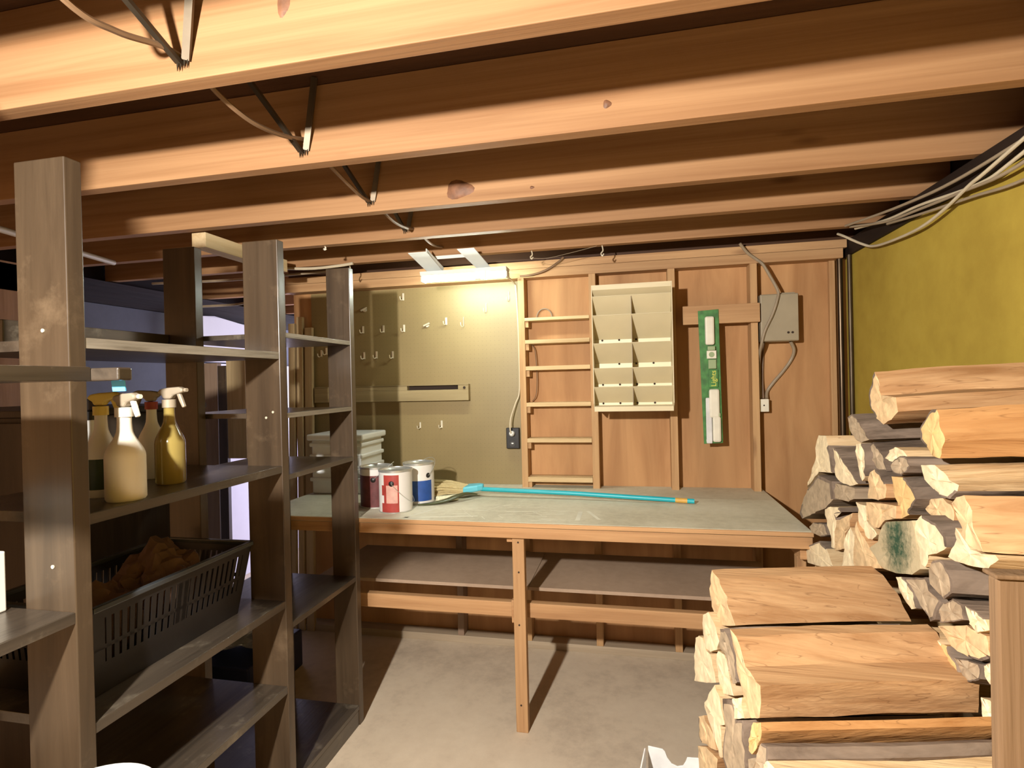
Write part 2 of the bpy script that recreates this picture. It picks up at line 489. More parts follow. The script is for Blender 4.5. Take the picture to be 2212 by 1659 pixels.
# ground reference for the stains is the slab centre, see the concrete material
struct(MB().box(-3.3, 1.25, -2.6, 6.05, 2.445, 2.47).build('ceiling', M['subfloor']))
struct(MB().box(1.10, 1.25, -2.6, 3.25, 0, 2.13).build('wall_right', M['yellow']))
struct(MB().box(-2.12, 1.10, 3.20, 3.25, 0, 2.44).build('wall_back', M['ply']))
struct(MB().box(-3.3, -3.15, 2.36, 6.05, 0, 2.06).build('wall_left', M['concrete']))
struct(MB().box(-3.2, -3.13, -2.6, 2.36, 0, 2.21).build('wall_left_panel', M['panel']))
struct(MB().box(-3.3, 1.25, -2.65, -2.6, 0, 2.44).build('wall_front', M['panel']))
struct(MB().box(-1.15, -1.08, 3.25, 6.0, 0, 2.44).build('wall_annex', M['whitewall']))
m = MB()
m.box(-3.3, -3.05, 5.97, 6.05, 0, 2.44); m.box(-1.65, -1.08, 5.97, 6.05, 0, 2.44); m.box(-3.05, -1.65, 5.97, 6.05, 2.12, 2.44)
struct(m.build('wall_annex_end', M['whitewall']))
struct(MB().prism([(-3.145, 3.3, 0), (-3.145, 4.9, 0), (-3.145, 4.9, 1.72), (-3.145, 3.3, 1.72)], (.02, 0, 0)).build('wall_annex_lining', M['whitewall']))
# pale peaked foundation pier seen over the shelf
struct(MB().prism([(-3.12, 3.30, 1.73), (-3.12, 4.2, 1.73), (-3.12, 4.2, 2.01), (-3.12, 3.62, 2.075), (-3.12, 3.30, 2.045)], (.05, 0, 0)).build('wall_annex_ledge', M['whitewall']))
# sills and plates
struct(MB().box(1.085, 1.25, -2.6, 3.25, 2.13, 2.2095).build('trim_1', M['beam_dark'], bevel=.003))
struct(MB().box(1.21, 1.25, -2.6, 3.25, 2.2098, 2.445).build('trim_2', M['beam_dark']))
struct(MB().box(-2.12, 1.06, 3.11, 3.20, 2.118, 2.168).build('trim_3', M['studx'], bevel=.002))
struct(MB().box(-2.12, 1.08, 3.115, 3.20, 2.170, 2.212).build('trim_4', M['studx'], bevel=.002))
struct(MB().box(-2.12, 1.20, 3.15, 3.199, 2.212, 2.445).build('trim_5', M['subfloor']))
struct(MB().box(-2.10, .66, 3.11, 3.20, 0, .042).build('baseboard_back', M['plate'], bevel=.002))
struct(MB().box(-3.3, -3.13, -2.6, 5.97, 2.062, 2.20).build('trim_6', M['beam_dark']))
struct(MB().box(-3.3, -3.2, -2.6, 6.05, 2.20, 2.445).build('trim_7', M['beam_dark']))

# floor joists overhead
def dome(c, rx, rz, d):
    vs = [Vector(c) + Vector((0, -d, 0))]; fs = []
    for i, f in enumerate((.45, .8, 1.0)):
        for k in range(18):
            t = 2 * PI * k / 18; w = 1 + .16 * math.sin(3 * t + i)
            vs.append(Vector(c) + Vector((rx * f * w * math.cos(t), -d * (1 - f * f) + .0004, rz * f * w * math.sin(t))))
    for k in range(18): fs.append((0, 1 + k, 1 + (k + 1) % 18))
    for i in range(2):
        for k in range(18): fs.append((1 + i * 18 + k, 1 + i * 18 + (k + 1) % 18, 1 + (i + 1) * 18 + (k + 1) % 18, 1 + (i + 1) * 18 + k))
    return vs, fs
JL = [(-.86, None), (-.39, None), (.085, None), (.56, None),
      (1.046, 'nearest thick brown ceiling joist across the top of the view'),
      (1.530, 'second ceiling joist from the camera, above the tall near upright'),
      (2.020, 'third ceiling joist from the camera, with a large burl knot'),
      (2.430, 'fourth ceiling joist from the camera, just in front of the fluorescent fixture'),
      (2.840, 'fifth and farthest ceiling joist, carrying the fluorescent fixture'),
      (3.62, None), (4.1, None), (4.6, None), (5.1, None)]
for y, lab in JL:
    x1 = 1.205 if y < 3.2 else -1.16
    o = MB().box(-3.19, x1, y, y + .045, 2.21, 2.444).build('ceiling_joist', M['joist'], bevel=.002)
    if abs(y - 2.02) < .01:
        MB().add(*dome((-.625, y, 2.262), .055, .036, .010)).build('burl_knot', M['knot'], o, smooth=True)
        MB().add(*dome((-.345, y, 2.243), .009, .006, .003)).build('knot', M['knot'], o, smooth=True)
    if abs(y - 1.046) < .01:
        MB().add(*dome((-.70, y, 2.345), .016, .040, .004)).build('knot', M['knot'], o, smooth=True)
    if abs(y - 1.53) < .01:
        MB().add(*dome((-.05, y, 2.275), .012, .012, .004)).build('knot', M['knot'], o, smooth=True)
    tag(o, lab or 'rough brown ceiling joist out of sight beyond the five visible ones', 'joist', 'floor joists overhead')

# wall studs
def stud(x0, x1, lab, z0=.042, z1=2.118, mat='stud'):
    return tag(MB().box(x0, x1, 3.11, 3.20, z0, z1).build('wall_stud', M[mat], bevel=.002), lab, 'stud', 'studs of the back wall')
stud(-.628, -.592, 'wall stud on the left of the ladder of narrow shelves')
stud(-.226, -.188, 'wall stud between the ladder of narrow shelves and the cream bin rack')
stud(.198, .236, 'wall stud at the right of the cream bin rack')
stud(.615, .650, 'rightmost wall stud, left of the grey electrical box')
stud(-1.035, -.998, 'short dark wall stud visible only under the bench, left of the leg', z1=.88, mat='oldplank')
struct(MB().box(1.012, 1.04, 3.17, 3.20, .0, 2.118).build('trim_8', M['stud'], bevel=.002))

# ---------------------------------------------------------------- corner pipes
o = MB().tube([(1.053, 3.145, .0), (1.053, 3.145, 2.165)], .0145, 14).build('conduit_pipe', M['steel'], smooth=True)
tag(o, 'shiny brown steel pipe standing in the corner beside the yellow wall, left of two', 'pipe')
o = MB().tube([(1.083, 3.10, .0), (1.083, 3.10, 2.128)], .010, 12).build('conduit_pipe', M['metal'], smooth=True)
tag(o, 'thinner dark pipe tight against the yellow wall, right of two', 'pipe')

# ================================================================ BENCH
B = thing('workbench', 'long built-in workbench with a grey scratched top and a pine front rail', 'workbench', (-.5, 2.75, 0))
m = MB().box(-1.80, .668, 2.327, 3.199, .900, .922)
m.build('bench_top', M['benchtop'], B, bevel=.002)
MB().box(-1.80, .668, 2.318, 2.327, .904, .921).build('edge_strip', M['bench_wood'], B, bevel=.001)
MB().box(-1.80, .668, 2.33, 2.368, .853, .8995).build('front_rail', M['bench_wood'], B, bevel=.003)
MB().box(.632, .668, 2.37, 3.105, .80, .8995).build('side_rail', M['bench_wood'], B, bevel=.003)
MB().box(-1.80, -1.762, 2.42, 2.458, 0, .8995).build('leg', M['benchz'], B, bevel=.003)
MB().box(.632, .668, 2.42, 2.458, 0, .80).build('leg', M['benchz'], B, bevel=.003)
LG = MB().box(-.527, -.474, 2.352, 2.392, 0, .853).build('leg', M['benchz'], B, bevel=.003)
MB().box(-.555, -.527, 2.37, 2.42, .825, .853).build('cleat', M['bench_wood'], B, bevel=.002)
MB().box(-.545, -.50, 2.392, 2.42, .46, .56).build('cleat', M['bench_wood'], B, bevel=.002)
MB().box(-1.33, -.505, 2.42, 2.458, .475, .54).build('lower_rail', M['bench_wood'], B, bevel=.003)
MB().box(-.500, .30, 2.42, 2.458, .475, .54).build('lower_rail', M['bench_wood'], B, bevel=.003)
MB().box(-1.60, -.502, 2.57, 3.105, .540, .556).build('lower_shelf', M['lowshelf'], B, bevel=.001)
MB().box(-.500, .628, 2.57, 3.105, .540, .556).build('lower_shelf', M['lowshelf'], B, bevel=.001)
m = MB()
random.seed(3)
for k in range(46):
    x = random.uniform(-1.05, -.35); y = random.uniform(2.36, 2.66); a = random.choice((0, 0, .1, .8, -.9, 1.2)) + random.uniform(-.2, .2); l = random.uniform(.02, .13)
    w = random.uniform(.0008, .002)
    d = Vector((math.cos(a), math.sin(a), 0)); n = Vector((-d.y, d.x, 0))
    if y + abs(d.y) * l > 2.7: l *= .5
    m.prism([Vector((x, y, .9222)) - n * w, Vector((x, y, .9222)) + d * l - n * w, Vector((x, y, .9222)) + d * l + n * w, Vector((x, y, .9222)) + n * w], (0, 0, .0003))
m.box(-.255, -.235, 2.40, 2.56, .9222, .9226); m.prism([(-.16, 2.42, .9222), (-.145, 2.42, .9222), (-.205, 2.57, .9222), (-.22, 2.57, .9222)], (0, 0, .0004)); m.prism([(-1.03, 2.35, .9222), (-1.015, 2.345, .9222), (-.93, 2.56, .9222), (-.945, 2.56, .9222)], (0, 0, .0004)); m.prism([(-1.05, 2.345, .9222), (-.70, 2.42, .9222), (-.70, 2.43, .9222), (-1.05, 2.36, .9222)], (0, 0, .0004))
sc_ = m.build('scratches', plain('pale_scratch', (.80, .76, .62), .7), B); sc_['kind'] = 'stuff'
m = MB()
for x, z in ((-.50, .83), (-.503, .47), (-.503, .12), (-.50, .70)):
    m.lathe([(.0, -.001), (.004, -.001), (.004, .001), (0, .001)], (x, 2.351, z), 10, axis='y')
m.build('nail_heads', M['hole'], LG)

# ================================================================ PEGBOARD and its hooks
tag(MB().box(-1.99, -.632, 3.190, 3.199, .923, 2.115).build('pegboard', M['peg']), 'brown painted pegboard on the back wall above the left of the bench', 'pegboard')

def hook(x, z, lab, kind='J', s=1.0):
    t = thing('peg_hook', lab, 'hook', (x, 3.189, z), 'peg hooks on the pegboard')
    y = 3.189
    if kind == 'J':
        MB().box(x - .006 * s, x + .006 * s, y - .004, y, z - .018 * s, z + .026 * s).build('back_plate', M['hook'], t, bevel=.001)
        MB().tube(smooth_path([(x - .003, y - .004, z - .012), (x - .004, y - .02, z - .018), (x - .006, y - .032, z - .014), (x - .007, y - .036, z + .002)]), .003 * s, 7).build('prong', M['hook'], t, smooth=True)
    elif kind == 'wire':
        MB().tube(smooth_path([(x, y, z + .035), (x, y - .006, z + .032), (x, y - .006, z - .012), (x - .004, y - .02, z - .022), (x - .009, y - .03, z - .012), (x - .010, y - .032, z + .004)]), .0018, 6).build('prong', M['hook'], t, smooth=True)
    else:
        MB().lathe([(.0, 0), (.012, 0), (.012, .012), (.0, .012)], (x, y, z), 10, axis='y').build('back_plate', M['hook'], t)
        MB().tube([(x - .02, y - .018, z - .004), (x + .018, y - .018, z + .012)], .006, 8).build('clip_arm', M['hook'], t)
    return t

hook(-1.361, 2.060, 'metal peg hook alone at the top, left of the lamp glow')
hook(-1.617, 1.996, 'bent metal clip at the upper left beside the dark end upright', 'clip')
hook(-1.633, 1.870, 'first peg hook in the middle row, next to the dark upright')
hook(-1.496, 1.869, 'second peg hook in the middle row from the left')
hook(-1.360, 1.867, 'third peg hook in the middle row, on the edge of the shadow')
hook(-1.207, 1.882, 'stubby double clip in the middle row, just right of the shadow edge', 'clip')
hook(-1.088, 1.898, 'thin peg hook in the middle row under the bright lamp glow')
hook(-.978, 1.884, 'faint wire hook at the right end of the middle row', 'wire')
hook(-.836, 1.961, 'curled wire hook on the right part of the pegboard', 'wire')
hook(-.696, 2.020, 'wire hook at the upper right corner of the pegboard', 'wire')
hook(-1.630, 1.708, 'peg hook in the lower row, next to the dark upright')
hook(-1.547, 1.710, 'middle peg hook of the three in the lower row')
hook(-1.439, 1.707, 'rightmost peg hook of the three in the lower row')
hook(-1.270, 1.273, 'left faint hook of the pair below the wooden ledge', 'J', .8)
hook(-1.132, 1.277, 'right hook of the pair below the wooden ledge')
hook(-1.924, 1.731, 'left hook of the pair seen between the dark uprights')
hook(-1.889, 1.744, 'right hook of the pair seen between the dark uprights')

t = thing('wall_ledge', 'long brown wooden ledge with a slot, fixed to the pegboard', 'ledge', (-1.45, 3.15, 1.42))
MB().box(-1.96, -.948, 3.150, 3.189, 1.424, 1.490).build('ledge_board', M['ledge'], t, bevel=.002)
MB().box(-1.96, -1.335, 3.150, 3.189, 1.4902, 1.516).build('upper_strip', M['ledge'], t, bevel=.001)
MB().box(-1.012, -.948, 3.150, 3.189, 1.4902, 1.516).build('upper_strip', M['ledge'], t, bevel=.001)
MB().box(-1.96, -.948, 3.148, 3.189, 1.5162, 1.521).build('cap_strip', M['ledge'], t, bevel=.001)
MB().lathe([(0, 0), (.008, 0), (.008, .004), (0, .004)], (-.972, 3.1485, 1.50), 10, axis='y').build('screw_hole', M['hole'], t)

MB().box(-1.334, -1.013, 3.184, 3.1885, 1.4905, 1.5158).build('slot_shade', M['hole'], t)  # dark sheet standing in for the shade inside the slot
# outlet, plug and the cord of the lamp
t = thing('wall_outlet', 'black wall outlet plate low on the pegboard by the ladder shelves', 'outlet', (-.688, 3.17, 1.135))
MB().box(-.728, -.650, 3.160, 3.1895, 1.137, 1.258).build('outlet_box', M['black'], t, bevel=.004)
m = MB()
for z in (1.165, 1.228):
    m.lathe([(0, 0), (.017, 0), (.017, .003), (0, .003)], (-.690, 3.160, z), 16, axis='y')
m.build('socket', plain('dark_socket', (.04, .035, .03), .4), t)
MB().box(-.696, -.684, 3.1555, 3.1569, 1.165, 1.172).build('socket_slot', M['white'], t)
t = thing('power_plug', 'white plug with its cord pushed into the black outlet', 'plug', (-.69, 3.14, 1.22))
MB().lathe([(0, 0), (.015, 0), (.017, .012), (.012, .028), (.005, .034), (0, .034)], (-.690, 3.1565, 1.226), 14, axis='y').build('plug_body', M['white'], t, smooth=True)
MB().tube(smooth_path([(-.690, 3.124, 1.228), (-.694, 3.120, 1.26), (-.690, 3.13, 1.32), (-.665, 3.15, 1.40), (-.645, 3.165, 1.46), (-.641, 3.17, 1.60), (-.643, 3.17, 1.85), (-.648, 3.16, 2.05), (-.654, 3.13, 2.10), (-.66, 2.90, 2.105)]), .0042, 8).build('cord', M['cream_cable'], t, smooth=True)
o = MB().tube(smooth_path([(-.634, 3.155, 2.11), (-.633, 3.17, 1.9), (-.634, 3.172, 1.6), (-.634, 3.17, 1.3), (-.634, 3.17, .95)]), .0035, 7).build('bead_strip', M['cream_cable'], smooth=True)
tag(o, 'thin cream cord running straight down the right edge of the pegboard', 'cord')

# ================================================================ LADDER SHELVES
RZ = [(1.871, 1.890, 'topmost'), (1.741, 1.764, 'second'), (1.590, 1.614, 'third'), (1.383, 1.407, 'fourth'), (1.179, 1.203, 'fifth'), (.955, .983, 'lowest')]
for z0, z1, w in RZ:
    t = thing('narrow_shelf', w + ' narrow wooden shelf between the two left wall studs', 'shelf', (-.41, 3.15, z0), 'narrow shelves of the wall ladder')
    MB().box(-.5915, -.2265, 3.104, 3.199, z0, z1 - .001).build('shelf_board', M['lumberx'], t, bevel=.0015)
    MB().box(-.5915, -.572, 3.118, 3.199, z0 - .036, z0 - .0005).build('cleat', M['stud'], t, bevel=.001)
o = MB().tube([(-.49 + .045 * math.cos(a), 3.19, 1.895 + .052 * math.sin(a)) for a in [PI * i / 14 for i in range(15)]], .0035, 7).build('wire_hoop', M['romex'], smooth=True)
tag(o, 'thin wire hoop standing on the topmost narrow shelf', 'wire')
o = MB().tube(smooth_path([(-.565, 3.17, 1.74), (-.545, 3.165, 1.70), (-.537, 3.165, 1.55), (-.545, 3.165, 1.45), (-.57, 3.18, 1.41)]), .0025, 6).build('hanging_wire', M['brown_cable'], smooth=True)
tag(o, 'thin dark wire hanging down behind the narrow shelves', 'wire')

# ================================================================ CREAM BIN RACK
T0 = thing('bin_rack', 'cream metal bin rack with six sloping trays, hung between wall studs', 'bin rack', (0, 2.99, 1.37))
x0, x1, yf, yb = -.196, .204, 2.872, 3.105
for xs in (x0, x1 - .004):
    MB().prism([(xs, yf, 2.012), (xs, yb, 2.012), (xs, yb, 1.362), (xs, yf + .05, 1.362), (xs, yf, 1.405)], (.004, 0, 0)).build('side_panel', M['bin'], T0)
MB().box(x0 + .004, x1 - .004, yb - .004, yb, 1.362, 2.012).build('back_panel', M['bin'], T0)
MB().box(x0 + .004, x1 - .004, yf, yb - .004, 2.004, 2.012).build('top_panel', M['bin'], T0)
TZ = [2.004, 1.953, 1.856, 1.712, 1.585, 1.488, 1.390]
for i in range(6):
    za, zb = TZ[i], TZ[i + 1]
    h = za - zb
    dep = .045 if i == 0 else min(.125, h * .95)
    lip = 0.0 if i in (0, 1) else (.028 if i in (2, 3) else .016)
    y1 = yf + .002; y2 = yf + dep
    if i == 0:
        tr = MB().prism([(x0 + .0045, yf, za), (x0 + .0045, yf, zb + .034), (x0 + .0045, y2, zb + .002), (x0 + .0045, y2 + .004, zb + .002), (x0 + .0045, yf + .004, zb + .036), (x0 + .0045, yf + .004, za)], (x1 - x0 - .009, 0, 0)).build('tray', M['bin'], T0)
    else:
        tr = MB().prism([(x0 + .0045, y1, za), (x0 + .0045, y1 + .004, za), (x0 + .0045, y2 + .004, zb + lip), (x0 + .0045, y2, zb + lip)], (x1 - x0 - .009, 0, 0)).build('tray', M['bin'], T0)
    if lip:
        MB().box(x0 + .0045, x1 - .0045, y2, y2 + .004, zb + .002, zb + lip - .0005).build('tray_lip', M['binlip_lit'], T0)
        mm = MB()
        for k in range(4 if i != 2 else 3):
            xx = x0 + .045 + k * .088 if i != 3 else x0 + .045 + (k + .98) * .088
            if xx < x1 - .02:
                mm.lathe([(0, 0), (.0055, 0), (.0055, .002), (0, .002)], (xx, y2 - .0006, zb + lip - .004), 8, axis='y')
        mm.build('holes', M['hole'], tr)
    MB().box(x0 + .004, x1 - .004, y1, y2 + .02, zb + .0003, zb + .0019).build('tray_floor', M['bin'], T0)
    if i > 0:
        xm = x0 + .198
        MB().prism([(xm, y1, za - .004), (xm, y1, zb + .003), (xm, y2 - .002, zb + .003), (xm, y2 - .002, zb + lip)], (.0025, 0, 0)).build('divider', M['romex'], T0)
MB().box(x0 + .004, x1 - .004, yf + .006, yf + .011, 1.364, 1.3885).build('bottom_rail', M['bin'], T0)
o = MB().box(.270, .653, 3.072, 3.1095, 1.808, 1.906).build('header_block', M['studx'], bevel=.002)
tag(o, 'short brown board nailed across two studs behind the green blister pack', 'board')

# ================================================================ GREEN BLISTER PACK
T0 = thing('blister_pack', 'tall green blister pack with a white tube light, hanging on a wall stud board', 'package', (.40, 3.05, 1.18))
MB().prism([(.346, 3.066, 1.877), (.449, 3.066, 1.882), (.457, 3.062, 1.182), (.362, 3.062, 1.177)], (0, .004, 0)).build('backing_card', M['green'], T0, bevel=.001)
def slab(name, x, z, w, h, d, mat, y=3.061, bev=.006, lean=.018):
    f = (1.88 - z) / .7 * lean
    return MB().box(x + f - w / 2, x + f + w / 2, y - d, y, z - h / 2, z + h / 2).build(name, M[mat], T0, bevel=bev)
slab('tube_body', .398, 1.770, .047, .150, .022, 'whitecard', bev=.010)
slab('end_cap', .402, 1.678, .038, .022, .018, 'palegreen', bev=.003)
sq = slab('window_card', .402, 1.645, .048, .042, .012, 'whitecard', bev=.002)
MB().lathe([(.008, 0), (.014, 0), (.014, .0015), (.008, .0015)], (.408, 3.0485, 1.645), 18, axis='y').build('ring_mark', M['palegreen'], sq)
slab('label_block', .404, 1.595, .040, .048, .010, 'palegreen', bev=.003)
lg = slab('logo_block', .406, 1.520, .046, .092, .008, 'green', bev=.002)
slab('lower_cover', .404, 1.390, .052, .150, .020, 'whitecard', bev=.010)
slab('spare_tube', .374, 1.300, .030, .240, .012, 'clothgrey', bev=.005)
slab('lower_tube', .410, 1.255, .042, .135, .022, 'whitecard', bev=.010)
slab('joint', .412, 1.330, .040, .020, .018, 'palegreen', bev=.004)
MB().lathe([(0, 0), (.011, 0), (.011, .008), (0, .008)], (.384, 3.061, 1.196), 14, axis='y').build('button', M['whitecard'], T0)
def word(text, size, mat, loc, rot, parent, name='lettering', depth=.0008):
    cu = bpy.data.curves.new(name, 'FONT'); cu.body = text; cu.size = size; cu.extrude = depth; cu.align_x = 'CENTER'; cu.align_y = 'CENTER'
    tmp = bpy.data.objects.new(name, cu); COL.objects.link(tmp)
    dg = bpy.context.evaluated_depsgraph_get(); dg.update()
    me = bpy.data.meshes.new_from_object(tmp.evaluated_get(dg))
    bpy.data.objects.remove(tmp, do_unlink=True)
    me.materials.clear(); me.materials.append(mat)
    R = Matrix.Translation(Vector(loc) - LOC[parent.name]) @ rot
    me.transform(R)
    o = bpy.data.objects.new(name, me); COL.objects.link(o); o.parent = parent; LOC[o.name] = LOC[parent.name]
    return o
FACE = Matrix.Rotation(math.radians(90), 4, 'X')
word('Lights', .036, M['yellowtext'], (.4165, 3.0522, 1.520), FACE @ Matrix.Rotation(math.radians(90), 4, 'Z'), lg)

# ================================================================ ELECTRICAL BOX
T0 = thing('electrical_box', 'grey electrical box on the plywood at the right end of the back wall', 'electrical box', (.75, 3.14, 1.7))
MB().box(.660, .842, 3.095, 3.199, 1.705, 1.950).build('box_body', M['greybox'], T0, bevel=.004)
MB().box(.662, .840, 3.090, 3.0945, 1.708, 1.946).build('cover', M['greybox'], T0, bevel=.002)
m = MB()
for x in (.79, .81): m.lathe([(0, 0), (.006, 0), (.006, .003), (0, .003)], (x, 3.0895, 1.748), 8, axis='y')
m.build('screw', M['hole'], T0)
MB().box(.762, .834, 3.12, 3.15, 1.9505, 1.958).build('hanger_tab', M['greybox'], T0, bevel=.002)
o = MB().tube(smooth_path([(.560, 3.06, 2.215), (.60, 3.085, 2.17), (.645, 3.095, 2.135), (.672, 3.082, 2.105), (.70, 3.084, 2.055), (.742, 3.084, 1.965), (.738, 3.078, 1.92), (.714, 3.078, 1.845), (.676, 3.082, 1.760), (.660, 3.09, 1.69), (.658, 3.14, 1.62), (.664, 3.17, 1.5), (.664, 3.165, 1.408)]), .0075, 8).build('cable', M['romex'], smooth=True)
tag(o, 'beige cable bending across the front of the grey electrical box', 'cable')
o = MB().tube(smooth_path([(.815, 3.15, 1.704), (.835, 3.165, 1.66), (.825, 3.185, 1.61), (.785, 3.187, 1.55), (.735, 3.187, 1.49), (.705, 3.187, 1.445), (.696, 3.165, 1.408)]), .0085, 8).build('cable', M['romex'], smooth=True)
tag(o, 'thick beige cable curving from under the grey electrical box to the small junction box', 'cable')
o = MB().tube(smooth_path([(.690, 3.17, 1.704), (.688, 3.187, 1.64), (.683, 3.187, 1.52), (.680, 3.165, 1.408)]), .0055, 8).build('cable', M['brown_cable'], smooth=True)
tag(o, 'straight dark cable dropping from the grey electrical box to the small junction box', 'cable')
T0 = thing('junction_box', 'small pale junction box on the plywood right of the last stud', 'junction box', (.676, 3.16, 1.34))
MB().box(.652, .701, 3.135, 3.199, 1.338, 1.405).build('box_body', M['whitecard'], T0, bevel=.003)
MB().lathe([(0, 0), (.004, 0), (.004, .002), (0, .002)], (.676, 3.1345, 1.372), 8, axis='y').build('screw', M['hole'], T0)

# ================================================================ FLUORESCENT FIXTURE
T0 = thing('fluorescent_fixture', 'lit white fluorescent fixture hanging under the farthest joist', 'light fixture', (-.86, 2.84, 2.1))
MB().prism([(-1.100, 2.800, 2.128), (-1.100, 2.885, 2.128), (-1.100, 2.875, 2.106), (-1.100, 2.81, 2.106)], (.476, 0, 0)).build('housing', M['whitemetal'], T0, bevel=.003)
MB().tube([(-1.085, 2.842, 2.090), (-.640, 2.842, 2.090)], .0135, 14).build('lamp_tube', M['tube'], T0, smooth=True)
for x in (-1.100, -.634):
    MB().box(x, x + .012, 2.812, 2.872, 2.074, 2.1055).build('end_cap', M['whitemetal'], T0, bevel=.004)
MB().prism([(-1.122, 2.705, 2.206), (-1.02, 2.705, 2.206), (-.985, 2.860, 2.130), (-1.07, 2.860, 2.130)], (0, 0, .003)).build('bracket', M['whitemetal'], T0)
MB().prism([(-.855, 2.70, 2.206), (-.765, 2.70, 2.206), (-.715, 2.850, 2.130), (-.79, 2.850, 2.130)], (0, 0, .003)).build('bracket', M['whitemetal'], T0)
MB().prism([(-1.03, 2.72, 2.206), (-1.025, 2.72, 2.206), (-.985, 2.862, 2.135), (-.99, 2.862, 2.135)], (0, 0, .022)).build('bracket_flange', M['whitemetal'], T0)
MB().box(-1.03, -.845, 2.835, 2.8395, 2.196, 2.214).build('mounting_bar', M['whitemetal'], T0, bevel=.001)
MB().box(-.79, -.76, 2.790, 2.802, 2.066, 2.076).build('switch', M['whitemetal'], T0, bevel=.002)
MB().tube([(-.735, 2.80, 2.105), (-.735, 2.80, 2.062)], .005, 8).build('pull_knob', M['whitemetal'], T0)

# small hooks and strings hanging from the far joists
def screw_hook(x, y, lab, drop=.04):
    o = MB().tube(smooth_path([(x, y, 2.212), (x + .004, y, 2.212 - drop * .5), (x - .006, y, 2.212 - drop * .75), (x + .001, y - .004, 2.212 - drop), (x + .008, y, 2.212 - drop * .8)]), .0035, 6).build('screw_hook', M['hook'], smooth=True)
    tag(o, lab, 'hook')
screw_hook(-1.54, 2.862, 'knotted white string hook under the farthest joist, beside the last dark upright', .07)
screw_hook(-.135, 2.862, 'pale screw hook under the farthest joist above the bin rack', .055)
screw_hook(-.50, 2.862, 'tiny hook with a thread under the farthest joist above the ladder shelves', .045)
screw_hook(-1.45, 2.455, 'small pale hook under the fourth joist, left of the lamp', .02)
o = MB().tube(smooth_path([(-.50, 2.862, 2.172), (-.42, 2.862, 2.166), (-.30, 2.862, 2.184), (-.16, 2.862, 2.21)]), .0012, 5).build('thread', M['romex'], smooth=True)
tag(o, 'fine thread strung under the farthest joist between two small hooks', 'thread')
o = MB().tube(smooth_path([(-.61, 3.10, 2.128), (-.54, 3.092, 2.13), (-.46, 3.088, 2.15), (-.39, 3.09, 2.19), (-.36, 3.09, 2.215)]), .006, 7).build('cable', M['brown_cable'], smooth=True)
tag(o, 'brown cable bent over the wall top plate, right of the lamp', 'cable')


